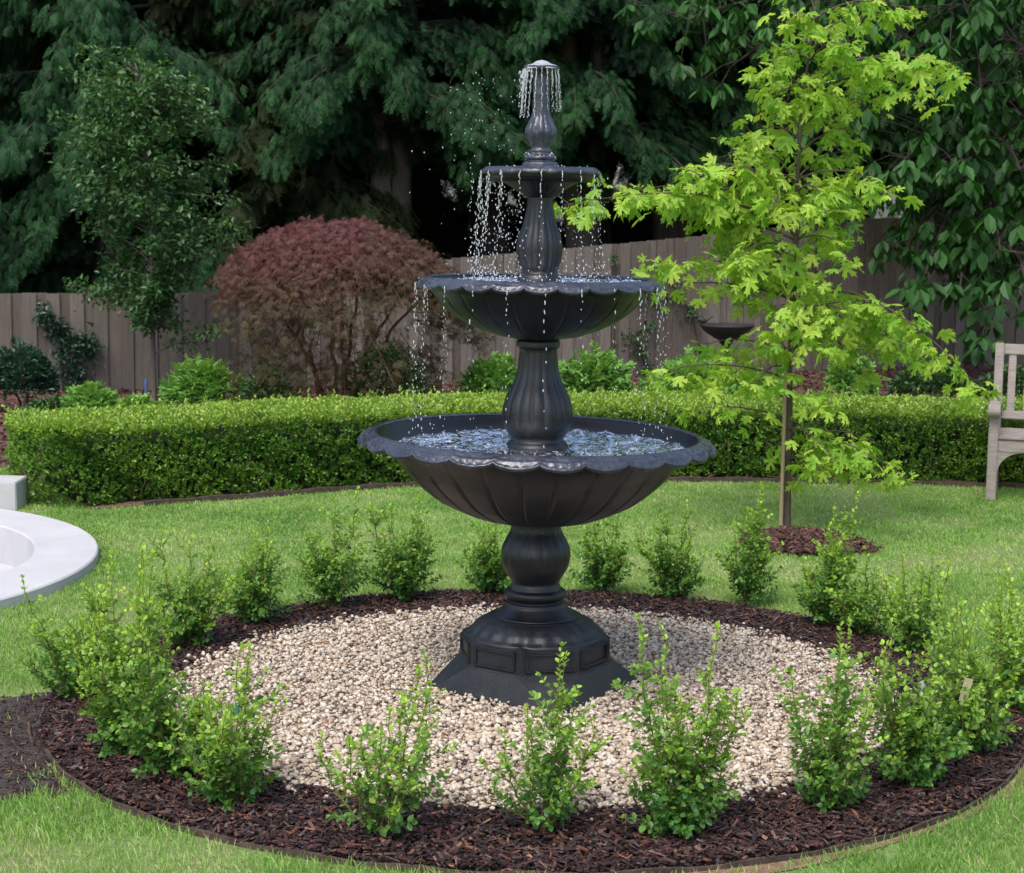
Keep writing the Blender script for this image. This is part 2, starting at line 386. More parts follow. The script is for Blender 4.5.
# bed of red-brown bark between the hedge and the fence
bl = [tuple(p) for p in (HL-HN*.10)]
bedpoly = bl+[(9.5, 12.1), (10.5, 24.6), (-.7, 19.35), (-4.04, 18.3), (-11.0, 15.8), (-9, 13.9), (-6.5, 13.9), (-4.6, 13.6), (-3.6, 12.7)]
sheet('planting_bed', bedpoly, .006, M['bed_soil'])
litter = sheet('woodland_floor', [(-11, 15.65), (-5.16, 17.77), (-4.04, 18.15), (-.7, 19.2), (4.4, 21.55), (10.5, 24.45), (30, 30), (30, 70), (-30, 70), (-30, 15)], .010, M['mulch_soil'])
sheet('soil_patch', [tuple(G(*p)[:2]) for p in [(-60, 700), (-10, 704), (14, 698), (34, 694), (58, 692), (50, 712), (40, 740), (50, 768), (58, 782), (66, 794), (40, 792), (22, 800), (0, 800), (-70, 815)]], .004, M['bare_soil'])
aa_ = np.linspace(-1.50, -.42, 60); wv = .03+.13*np.abs(np.sin(aa_*4.1+.6))*vnoise(np.c_[aa_*6+20, aa_*0+3], 1, 4)
sheet('bare_edge', [(BED[0]+math.cos(a)*(R_BED+.002), BED[1]+math.sin(a)*(R_BED+.002)) for a in aa_]+[(BED[0]+math.cos(a)*(R_BED+q_), BED[1]+math.sin(a)*(R_BED+q_)) for a, q_ in zip(aa_[::-1], wv[::-1])], .004, M['clay'])
sheet('tree_soil', circle(G(803, 545)[:2], .33, 40, .02, 3), .006, M['mulch_soil'])

# lawn blades
def in_circle(p, c, r): return ((p-c)**2).sum(1) < r*r
def in_poly(p, poly):
    poly = np.array(poly); x, y = p.T; c = np.zeros(len(p), bool); j = len(poly)-1
    for i in range(len(poly)):
        xi, yi = poly[i]; xj, yj = poly[j]
        c ^= ((yi > y) != (yj > y)) & (x < (xj-xi)*(y-yi)/(yj-yi+1e-12)+xi); j = i
    return c
RING_C, RING_RO, RING_RI = np.array([-4.11, 9.17]), 1.885, 1.46
BLADE = T([(-.5, 0, 0), (.5, 0, 0), (-.38, .05, .5), (.38, .05, .5), (0, .28, 1)], [(0, 1, 3), (0, 3, 2), (2, 3, 4)])
hedge_poly = [tuple(p) for p in (HL-HN*.12)]+[(7, 11.8), (7.5, 20), (-3.0, 20), (-3.0, 12.9)]
soilp = [tuple(G(*p)[:2]) for p in [(-60, 700), (-10, 704), (14, 698), (34, 694), (58, 692), (50, 712), (40, 740), (50, 768), (58, 782), (66, 794), (40, 792), (22, 800), (0, 800), (-70, 815)]]
def lawn(n_per, y0, y1, w, h, bag):
    x0, x1 = -.30*y1-2.4, .30*y1+2.4
    n = int(n_per*(x1-x0)*(y1-y0)); p = np.stack([RNG.uniform(x0, x1, n), RNG.uniform(y0, y1, n)], 1)
    k = ((np.abs(p[:, 0]) < .30*p[:, 1]+.55) | ((np.abs(p[:, 0]) < .30*p[:, 1]+2.3) & (RNG.random(n) < .45))) & ~in_circle(p, BED, R_BED+.015) & ~in_circle(p, RING_C, RING_RO+.01) & ~in_poly(p, bedpoly) & ~in_circle(p, G(803, 545)[:2], .31)
    k &= ~(in_poly(p, soilp) & (RNG.random(n) > .04+.35*(vnoise(p, 5, 21) > .62)))
    bare = vnoise(p, 2.2, 5)*.6+vnoise(p, 6, 6)*.4
    rim = np.sqrt(((p-BED)**2).sum(1))-R_BED
    thin = np.minimum(.82, np.clip((bare-.56)*6, 0, .6)+np.where((rim < .16) & (p[:, 1] < 6.5) & (p[:, 0] > .2), np.clip((bare-.40)*7, 0, .9), 0))
    k &= RNG.random(n) > thin
    p = p[k]; bare = bare[k]; m = len(p)
    a = RNG.uniform(0, 2*PI, m); lean = RNG.normal(0, .75, m)
    d = np.stack([np.cos(a), np.sin(a), np.zeros(m)], 1)
    up = nrm(np.stack([np.cos(a+1)*lean*.8, np.sin(a+1)*lean*.8, np.ones(m)], 1))
    x = nrm(np.cross(d, up)); y = np.cross(up, x)
    Rm = np.stack([x, y, up], 2)
    hh = h*RNG.uniform(.5, 1.25, m)*(.75+.5*vnoise(p, 9, 8))
    sc = np.stack([w*RNG.uniform(.7, 1.2, m), hh, hh], 1)
    rnd = np.clip(.12+.62*RNG.random(m)**1.1+.9*(bare-.45)+.40*(vnoise(p, 1.0, 9)-.5), 0, 1)
    rnd = np.where(RNG.random(m) < .035, 1, rnd)
    bag.add(*BLADE, np.c_[p, np.zeros(m)], Rm, sc, rnd)
b = Bag(); lawn(12000, 4.2, 6.6, .0040, .034, b); lawn(8500, 6.6, 9.3, .0050, .026, b); lawn(6500, 9.3, 12.9, .0065, .022, b); lawn(3500, 12.9, 14.4, .009, .026, b)
o = link('grass', b.mesh('grass'), M['grass_blade']); tag(o, 'short bright green lawn grass around the round fountain bed', 'grass', kind='stuff')

# gravel and bark chips
def scatter_disc(n, c, r0, r1):
    r = np.sqrt(RNG.uniform(r0*r0, r1*r1, n)); a = RNG.uniform(0, 2*PI, n); return np.stack([c[0]+r*np.cos(a), c[1]+r*np.sin(a)], 1)
def randrot(n, tilt=None):
    a = RNG.uniform(0, 2*PI, n); d = np.stack([np.cos(a), np.sin(a), np.zeros(n) if tilt is None else RNG.normal(0, tilt, n)], 1)
    return frames(d, roll=RNG.normal(0, .35 if tilt is None else tilt*1.2, n))
def stones(tmpl, n, cut, z0, z1):
    tv, tf = tmpl; bag = b
    for k in range(6):
        t = tv*(1+RNG.normal(0, .16, (len(tv), 1)))*np.array([1, 1, 1]); m = n//6
        p = scatter_disc(m, GRV, 0, R_GRV+.01); p = p[cut(p)]; m = len(p)
        s = (.0050+.0090*RNG.random(m)**2.0)[:, None]*np.stack([RNG.uniform(.7, 1.0, m), RNG.uniform(.9, 1.35, m), RNG.uniform(.5, .8, m)], 1)
        bag.add(t, tf, np.c_[p, RNG.uniform(z0, z1, m)], randrot(m, .35), s)
b = Bag()
stones(ICO2, 36000, lambda p: p[:, 1] < 6.5, .018, .036)
stones(ICO2, 12000, lambda p: p[:, 1] < 6.5, .036, .044)
stones(ICO1, 30000, lambda p: p[:, 1] >= 6.5, .018, .038)
stones(ICO1, 10000, lambda p: p[:, 1] >= 6.5, .036, .044)
# a few stones that rolled into the bark
p = scatter_disc(260, GRV, R_GRV, R_GRV+.10); b.add(*ICO1, np.c_[p, np.full(len(p), .03)], randrot(len(p), .3), RNG.uniform(.007, .012, len(p)))
o = link('gravel', b.mesh('gravel', True), M['pebble']); tag(o, 'pale cream and pink pebble gravel around the fountain foot', 'gravel', kind='stuff')

CHIP = T([(-.5, -1, -.5), (.5, -.85, -.5), (.42, 1, -.5), (-.4, .8, -.5), (-.42, -.9, .5), (.4, -1, .3), (.5, .8, .5), (-.5, 1, .35)],
         [(0, 2, 1), (0, 3, 2), (4, 5, 6), (4, 6, 7), (0, 1, 5), (0, 5, 4), (1, 2, 6), (1, 6, 5), (2, 3, 7), (2, 7, 6), (3, 0, 4), (3, 4, 7)])
def chips(bag, p, z0, z1, big=1.0, tilt=.3):
    m = len(p); s = np.stack([RNG.uniform(.004, .013, m), RNG.uniform(.007, .024, m)*RNG.choice([.6, 1, 1.6], m, p=[.45, .4, .15]), RNG.uniform(.002, .006, m)], 1)*big
    tz = RNG.uniform(z0, z1, m); bag.add(*CHIP, np.c_[p, tz], randrot(m, tilt), s)
b = Bag()
p = scatter_disc(44000, BED, 1.28, R_BED-.01); p = p[~in_circle(p, GRV, R_GRV-.02)]; chips(b, p, .014, .038)
chips(b, scatter_disc(500, GRV, R_GRV-.10, R_GRV), .045, .05, .7)
p = np.array([G(RNG.uniform(0, 75), RNG.uniform(695, 800))[:2] for _ in range(1100)]); p = p[~in_circle(p, BED, R_BED)]; chips(b, p, .006, .012, .55, .2)
o = link('bark_mulch', b.mesh('bark_mulch'), M['chip']); tag(o, 'dark brown bark mulch in the ring around the gravel', 'mulch', kind='stuff')
b = Bag(); tp = G(803, 545)[:2]
q = scatter_disc(2600, tp, 0, .36); d_ = np.sqrt(((q-tp)**2).sum(1)); 
m = len(q); b.add(*CHIP, np.c_[q, .012+.05*(1-(d_/.36)**2).clip(0)+RNG.uniform(0, .015, m)], randrot(m, .35), np.stack([RNG.uniform(.008, .02, m), RNG.uniform(.014, .04, m), RNG.uniform(.003, .007, m)], 1))
q = G(862, 551)[:2]+RNG.normal(0, .06, (160, 2)); chips(b, q, .01, .03, 1.1)
o = link('tree_mulch', b.mesh('tree_mulch'), M['chip_red']); tag(o, 'small mound of reddish bark around the young lime green tree', 'mulch', kind='stuff')
# loose bark over the planting bed
b = Bag(); q = np.stack([RNG.uniform(-7, 8, 30000), RNG.uniform(12.5, 22, 30000)], 1); q = q[in_poly(q, bedpoly)]
m = len(q); b.add(*CHIP, np.c_[q, RNG.uniform(.01, .03, m)], randrot(m, .35), np.stack([RNG.uniform(.012, .03, m), RNG.uniform(.02, .05, m), RNG.uniform(.003, .008, m)], 1))
o = link('bed_mulch', b.mesh('bed_mulch'), M['chip_red']); tag(o, 'red brown bark mulch in the border before the fence', 'mulch', kind='stuff')

# edging strips
def strip(name, pts, h0, h1, th, mat):
    pts = np.array(pts); n = len(pts); t = nrm(np.gradient(pts, axis=0)); nn = np.stack([-t[:, 1], t[:, 0]], 1)*th/2
    z1 = h1+.004*np.sin(np.arange(n)*.7)
    v = np.concatenate([np.c_[pts+nn, np.full(n, h0)], np.c_[pts+nn, z1], np.c_[pts-nn, z1], np.c_[pts-nn, np.full(n, h0)]])
    i = np.arange(n-1); f = []
    for k in range(3): f.append(np.stack([i+k*n, i+1+k*n, i+1+(k+1)*n, i+(k+1)*n], 1))
    f.append(np.array([[0, n, 2*n, 3*n], [n-1, 4*n-1, 3*n-1, 2*n-1]]))
    return link(name, np_mesh(name, v, np.concatenate(f)), mat)
a0 = math.atan2(*(G(45, 748)[:2]-BED)[::-1])
aa = np.linspace(a0+.03, a0+2*PI-.13, 300)
e = strip('garden_edging', [(BED[0]+math.cos(a)*(R_BED+.004*math.sin(7*a)), BED[1]+math.sin(a)*(R_BED+.004*math.sin(7*a))) for a in aa], -.03, .020, .009, M['edging'])
tag(e, 'thin curved brown edging strip around the round mulch bed', 'edging')
aa = np.linspace(a0-.13, a0-.005, 14)
e = strip('garden_edging', [(BED[0]-.02+math.cos(a)*(R_BED+.015), BED[1]+math.sin(a)*(R_BED+.015)) for a in aa], -.03, .020, .009, M['edging'])
tag(e, 'short loose end of edging beside the bare soil patch on the left', 'edging')
e = strip('garden_edging', (HL-HN*.13)[8:], -.03, .035, .03, M['edging'])
tag(e, 'long brown timber edging along the foot of the clipped hedge', 'edging')

# ------------------------------------------------------------------ white curved coping and low wall on the left
def ring_obj():
    n = 120; a = np.linspace(0, 2*PI, n, endpoint=False); c = RING_C
    ci = np.array([-4.03, 9.19])
    prof = [(RING_RO, -.02), (RING_RO, .048), (RING_RO-.008, .056), (RING_RI+.008, .056), (RING_RI, .048), (RING_RI, -.17), (0.02, -.17)]
    v = np.concatenate([np.stack([(c if k < 3 else ci)[0]+r*np.cos(a), (c if k < 3 else ci)[1]+r*np.sin(a), np.full(n, z)], 1) for k, (r, z) in enumerate(prof)])
    i = np.arange(n); j = (i+1) % n
    f = np.concatenate([np.stack([i+k*n, j+k*n, j+(k+1)*n, i+(k+1)*n], 1) for k in range(len(prof)-1)])
    return v, f
# the ground has to open where the recess is: cut it with a fan of quads instead of one sheet
g = bpy.data.objects['lawn_ground']
bm = bmesh.new()
cir = [bm.verts.new((RING_C[0]+math.cos(a)*(RING_RO-.02), RING_C[1]+math.sin(a)*(RING_RO-.02), 0)) for a in np.linspace(0, 2*PI, 64, endpoint=False)]
sq = []
for a in np.linspace(0, 2*PI, 64, endpoint=False):
    dx, dy = math.cos(a), math.sin(a); k = 60/max(abs(dx), abs(dy)); sq.append(bm.verts.new((RING_C[0]+dx*k, RING_C[1]+45*0+dy*k, 0)))
for i in range(64): bm.faces.new((cir[i], sq[i], sq[(i+1) % 64], cir[(i+1) % 64]))
cs = [bm.verts.new((RING_C[0]+sx*60, RING_C[1]+sy*60, 0)) for sx, sy in ((1, 1), (-1, 1), (-1, -1), (1, -1))]
bmesh.ops.recalc_face_normals(bm, faces=bm.faces[:])
if bm.faces[:][0].normal.z < 0: bmesh.ops.reverse_faces(bm, faces=bm.faces[:])
for vv in cs: bm.verts.remove(vv)
bm.to_mesh(g.data); bm.free()
v, f = ring_obj(); o = link('curved_paving', np_mesh('curved_paving', v, f), M['white_concrete'])
tag(o, 'smooth white round concrete coping with a sunken centre at the left edge', 'paving')
bm = bmesh.new(); q = G(16, 511); box(bm, (q[0]-.5, q[1]+.16, .08), (1.0, .3, .20), bev=.006)
tag(bm_obj('low_wall', bm, M['white_concrete']), 'low white concrete block wall behind the curved coping', 'wall')

# ------------------------------------------------------------------ fountain
FX, FY = .100, 6.97
K = FY/F_PX
def zp(v): return float(V(538, v, FY)[2])
root = empty('tiered_fountain', (FX, FY, 0), label='tall black three tiered cast fountain running with water, standing on pale gravel', cat='fountain')
def revolve(prof, n=96, mod=None):
    """prof list of (r, z); mod(a, i) -> (radius factor array, dz array)"""
    a = np.linspace(0, 2*PI, n, endpoint=False); v = []
    for i, (r, z) in enumerate(prof):
        fr, dz = (1, 0) if mod is None else mod(a, i)
        rr = r*fr+0*a; v.append(np.stack([rr*np.cos(a), rr*np.sin(a), z+dz+0*a], 1))
    k = np.arange(n); j = (k+1) % n
    f = np.concatenate([np.stack([k+q*n, j+q*n, j+(q+1)*n, k+(q+1)*n], 1) for q in range(len(prof)-1)])
    return np.concatenate(v), f
def dens(prof, m=4):
    """smooth a pixel profile with Catmull-Rom"""
    P = np.array(prof, float); P = np.vstack([2*P[0]-P[1], P, 2*P[-1]-P[-2]]); out = []
    for i in range(1, len(P)-2):
        for t in np.arange(m)/m:
            out.append(.5*((2*P[i])+(-P[i-1]+P[i+1])*t+(2*P[i-1]-5*P[i]+4*P[i+1]-P[i+2])*t*t+(-P[i-1]+3*P[i]-3*P[i+1]+P[i+2])*t**3))
    out.append(P[-2]); return [tuple(x) for x in out]
def px(prof): return [(r*K, zp(v)) for r, v in prof]
def part(name, verts, faces, mat, par=None, smooth=True, sharp=None):
    me = np_mesh(name, verts, faces, None, smooth)
    if sharp: me.set_sharp_from_angle(angle=R_(sharp))
    return link(name, me, mat, par or root)
# foot: square skirt with clipped corners meeting an octagonal plinth
def foot():
    A0 = R_(-90+11)
    R1, z1 = .435, 0.0; z0 = -.02
    ztop, zpl = zp(657), zp(634)
    bot = []; top = []
    for k in range(4):
        a = A0+k*PI/2
        bot += [(R1*math.cos(a-.05), R1*math.sin(a-.05)), (R1*math.cos(a+.05), R1*math.sin(a+.05))]
        rt = 76*K/math.cos(PI/8)*.97
        top += [(rt*math.cos(a-PI/8), rt*math.sin(a-PI/8)), (rt*math.cos(a+PI/8), rt*math.sin(a+PI/8))]
    bm = bmesh.new()
    B0 = [bm.verts.new((x, y, z0)) for x, y in bot]; B1 = [bm.verts.new((x, y, .035)) for x, y in bot]
    T1 = [bm.verts.new((x, y, ztop)) for x, y in top]
    s = .965; T2 = [bm.verts.new((x*s, y*s, ztop+.004)) for x, y in top]
    T3 = [bm.verts.new((x*s, y*s, zpl)) for x, y in top]; T4 = [bm.verts.new((x*.90, y*.90, zpl+.012)) for x, y in top]
    rings = [B0, B1, T1, T2, T3, T4]
    for A, Bq in zip(rings, rings[1:]):
        for i in range(8): bm.faces.new((A[i], A[(i+1) % 8], Bq[(i+1) % 8], Bq[i]))
    bm.faces.new(T4)
    bm.normal_update()
    es = [e for e in bm.edges if len(e.link_faces) == 2 and e.calc_face_angle() > .3]
    bmesh.ops.bevel(bm, geom=es, offset=.004, segments=2, affect='EDGES')
    # recessed panels on the plinth faces: raised frames
    for i in range(8):
        p, q = np.array(top[i])*s, np.array(top[(i+1) % 8])*s
        d = q-p; l = np.linalg.norm(d); d /= l; nn = np.array([d[1], -d[0]]); mid = (p+q)/2
        if nn@mid < 0: nn = -nn
        rot = Matrix(((d[0], nn[0], 0), (d[1], nn[1], 0), (0, 0, 1)))
        hz = (zpl-ztop); zc = (zpl+ztop)/2+.004
        for dz in (-1, 1): box(bm, (mid[0]+nn[0]*.001, mid[1]+nn[1]*.001, zc+dz*hz*.34), (l*.80, .012, .010), rot, .002)
        for sx in (-1, 1):
            c = mid+d*sx*l*.39+nn*.001; box(bm, (c[0], c[1], zc), (.010, .0125, hz*.60), rot, .002)
    return bm
bm_obj('plinth', foot(), M['cast_dry'], root)
dome = dens([(70, 637), (71, 632), (66, 629), (62, 624), (58, 621), (53, 618), (46, 615.5), (44, 613)], 3)
def gad(a, i): return (1+.018*np.cos(22*a)*(1 if 4 < i < 17 else 0), 0)
v, f = revolve(px(dome), 176, gad); part('gadrooned_dome', v, f, M['cast_dry'])
def flute(n, lo, hi, amp, npts):
    def m(a, i):
        t = i/npts; w = np.clip(min((t-lo)/.08, (hi-t)/.08), 0, 1)
        return (1-amp*w*(1-np.abs(np.cos(n*a/2))**.8), 0)
    return m
ped = dens([(46, 614), (40, 612), (33, 606), (31, 603.5), (30.5, 601), (27.5, 600), (28, 598), (31, 595), (31.5, 591), (29, 588.5), (26, 588), (25, 584), (24.5, 581), (28, 575), (33, 566), (35.3, 556), (34.5, 547), (30.5, 538), (26, 530), (25, 524), (26, 519), (30, 515)], 3)
v, f = revolve(px(ped), 192, flute(16, .62, .93, .035, len(ped))); part('pedestal', v, f, M['cast'])

def basin(name, R, zr, under, nsc, tilt, drop, inner_z, ribs, wl, fall):
    """R rim radius in m, zr rim height, under = pixel profile of the underside"""
    un = px(under); n = nsc*30
    nu = len(un)
    NL = 16
    lip = [(R*(1.0-.070*q/NL), zr-fall*(1-q/NL)**1.3) for q in range(NL+1)]
    prof = list(un)+[(R*.90, zr-fall*.9), (R*.95, zr-fall*.95), (R*.985, zr-fall-.006)]+lip+[(R*.922, zr+.005), (R*.912, zr+.005), (R*.903, zr-.001), (R*.895, zr-.010), (R*.885, zr-.026), (R*.86, zr-.05), (R*.78, zr-inner_z*.6), (R*.62, zr-inner_z*.85), (R*.40, zr-inner_z), (.02, zr-inner_z)]
    def m(a, i):
        k = i-nu
        ph = np.abs(np.cos(nsc*a/2)); sc = ph**.6
        if 1 <= k <= 3+NL:
            if k < 3: w, h = (0, .35, .95)[k], 0
            else:
                u = 1-(k-3)/NL; w = u**1.1
                h = .0065*np.exp(-((u-.93)/.07)**2)-.0050*np.exp(-((u-.72)/.10)**2)+.0042*np.exp(-((u-.50)/.07)**2)
                h = h*(.35+.65*ph)+.0030*np.exp(-((u-.72)/.09)**2)*np.cos(nsc*a*5)*ph-.0030*np.exp(-((u-.25)/.12)**2)*(.5+.5*np.cos(nsc*a*3))
                h *= R/.708
            return (1+.020*w*(sc-.6), -drop*w*(sc-.35)+h)
        if i < nu:
            t = i/max(nu-1, 1); w = np.clip(min((t-.12)/.15, (1.02-t)/.1), 0, 1)
            return (1-ribs*w*np.exp(-((np.mod(a*nsc/2/PI+.5, 1)-.5)/.06)**2), 0)
        return (1, 0)
    v, f = revolve(prof, n, m)
    v[:, 2] -= zr
    o = part(name, v, f, M['cast']); o.location = (0, 0, zr); o.rotation_euler = (0, tilt, 0)
    # wet rim overlay, sky sheen put into its colour, follows the same lip, 1.5 mm proud
    pr = prof[nu+2:nu+3+NL+4]
    def m2(a, i): return m(a, i+nu+2)
    v2, f2 = revolve(pr, n, m2); v2[:, 2] -= zr
    me = np_mesh('scalloped_rim', v2, f2, None, True)
    tmp = link('scalloped_rim', me, M['cast_wet_sheen'], o)
    nr = np.array([x.normal[:] for x in me.vertices]); co = v2+nr*.0018; me.vertices.foreach_set('co', co.astype(np.float32).ravel()); me.update()
    # water, level whatever the bowl's tilt
    rw = R*wl[0]; nn, mm = 200, 50
    a = np.linspace(0, 2*PI, nn, endpoint=False); rs = np.linspace(.02, rw, mm)
    P = np.stack([np.outer(rs, np.cos(a)), np.outer(rs, np.sin(a))], 2).reshape(-1, 2)
    z = .014*(vnoise(P+5, 26, 3)-.5)+.012*(vnoise(P+5, 55, 4)-.5)
    k = np.arange(nn); j = (k+1) % nn
    f = np.concatenate([np.stack([k+q*nn, j+q*nn, j+(q+1)*nn, k+(q+1)*nn], 1) for q in range(mm-1)])
    w = link('water', np_mesh('water', np.c_[P, z], f, None, True), M['water'], o)
    w.location = (0, 0, -wl[1]); w.rotation_euler = (0, -tilt, 0)
    return o
ZR1, ZR2, ZR3 = zp(434.5), zp(279), zp(169)
basin('basin', .708, ZR1, dens([(24, 519), (30, 521), (48, 518.5), (66, 514.5), (99, 500), (125, 480), (140, 463)], 4), 26, R_(1.15), .023, .155, .030, (.83, .052), .027)
basin('basin', .480, ZR2, dens([(20, 339.5), (24, 338.5), (45, 334.5), (72, 324), (94, 309), (106, 294)], 4), 24, R_(.4), .020, .12, .012, (.88, .012), .020)
basin('basin', .234, ZR3, dens([(12, 198), (17, 196), (26, 189), (38, 182), (47, 177)], 4), 18, R_(.1), .006, .045, .02, (.87, .004), .010)
col1 = dens([(29, 455), (31, 449), (31, 445), (29, 442), (27, 440), (27, 437), (31, 431), (34.5, 423), (35.6, 412), (33.5, 401), (29.3, 391), (24.5, 381.5), (21, 371), (19.6, 359), (19, 349), (21.5, 347), (21.8, 343), (21, 340), (18.5, 339), (18.5, 336)], 3)
v, f = revolve(px(col1), 192, flute(16, .34, .74, .06, len(col1))); part('column', v, f, M['cast'])
col2 = dens([(21, 286), (22, 280), (20, 275), (17, 272), (19.5, 267), (22.2, 257), (23, 246), (20.6, 235), (17, 224.5), (14.3, 213), (13, 202), (13, 192)], 3)
v, f = revolve(px(col2), 192, flute(14, .25, .88, .07, len(col2))); part('column', v, f, M['cast'])
fin = dens([(18, 172), (18, 166), (17.5, 163), (14, 161), (16, 158.5), (15, 156), (11, 153.5), (11.5, 151), (10, 148), (12, 143), (15.6, 135), (15.6, 129), (12, 121), (9.0, 113), (8.4, 102), (8.4, 88), (8.6, 76), (11, 72), (16, 70), (17, 68), (16, 66), (8, 65), (.5, 64.5)], 3)
v, f = revolve(px(fin), 160, flute(12, .40, .60, .10, len(fin))); part('finial', v, f, M['cast_wet_sheen'])
v, f = revolve(px(dens([(17.2, 69), (15, 65.6), (9, 63.4), (5, 61), (.4, 59.8)], 4)), 48, lambda a, i: (1+.04*np.sin(5*a+i), 0)); part('water_dome', v, f, M['drop'])

# falling water: single drops, beads and splashes, far too many to count
b = Bag(); P = []; S = []
def add_drop(p, r, el=1.6): P.append(p); S.append((r, r*el, r))
g9 = 9.81
def strand(a, R, z0, z1, n, jit=.006, r=.0028, dx=0.0, start=.0):
    for k in range(n):
        t = (k+random.random()*.6)/n; t = start+(1-start)*t
        z = z0-(z0-z1)*t**1.5
        w = jit*(.25+1.9*t)
        add_drop((FX+math.cos(a)*(R+.012*t)+random.gauss(0, w)+dx*t*t, FY+math.sin(a)*(R+.012*t)+random.gauss(0, w), z), r*random.uniform(.35, .80), random.uniform(2.0, 5.0 if t < .5 else 3.2))
ztop = zp(67)
for k in range(20):
    a = k*2*PI/20; left = math.cos(a) < -.1
    strand(a, .064, ztop, zp(118 if left else 112), 56 if left else 34, .0012, .0020, -.006 if left else 0)
for k in range(150):
    a = random.gauss(PI, .5); strand(a, .068, ztop, zp(random.uniform(80, 140)), 1, .005, .0024, -.012, .2)
for k in range(18):
    a = (k+.5)*2*PI/18; left = math.cos(a) < -.35
    strand(a, .233, ZR3-.012, ZR2, 60 if left else 22, .006 if left else .003, .0028, -.02 if left else 0)
for k in range(130): # blown drops left of the top tiers
    add_drop((FX-.10-abs(random.gauss(0, .15)), FY+random.gauss(0, .12), random.uniform(ZR2, zp(75))), random.uniform(.0010, .0022), 1.6)
for k in range(190): add_drop((FX+random.uniform(-.28, -.05), FY+random.uniform(-.2, .2), random.uniform(ZR2, ZR3)), random.uniform(.0012, .0026), 1.8)
for k in range(70): add_drop((FX+random.uniform(.05, .27), FY+random.uniform(-.2, .2), random.uniform(ZR2, ZR3)), random.uniform(.0011, .0024), 1.8)
for k in range(22):
    a = (k+.5)*2*PI/22+.03; c = math.cos(a)
    n = random.choice([9, 13, 18]) if abs(c) < .75 else 30
    strand(a, .487, ZR2-.022, ZR1-.03, n, .004 if abs(c) < .75 else .006, .0030, 0)
for k in range(60): add_drop((FX+random.choice([-1, 1])*random.uniform(.36, .52), FY+random.uniform(-.2, .2), random.uniform(ZR1, ZR2)), random.uniform(.0012, .0026), 1.2)
def splash(R0, R1, z, n, hmax):
    for k in range(n):
        a = random.uniform(0, 2*PI); r = random.uniform(R0, R1)
        add_drop((FX+math.cos(a)*r, FY+math.sin(a)*r, z+hmax*random.random()**2.2), random.uniform(.0010, .0028), random.uniform(.8, 1.6))
splash(.17, .30, ZR2-.01, 260, .06); splash(.05, .40, ZR2-.012, 160, .03)
splash(.40, .52, ZR1-.06, 170, .05); splash(.13, .50, ZR1-.062, 170, .02)
splash(.06, .2, ZR3, 120, .012)
splash(.035, .07, zp(158), 60, .02)
P = np.array(P); S = np.array(S); n = len(P)
up = np.tile([0., 0., 1.], (n, 1))+RNG.normal(0, .08, (n, 3))
b.add(*ICO2, P, frames(up, np.tile([0, 1., 0], (n, 1))), S)
o = link('water_drops', b.mesh('water_drops', True), M['drop']); tag(o, 'falling water drops and splashes around the fountain tiers', 'water drops', kind='stuff')

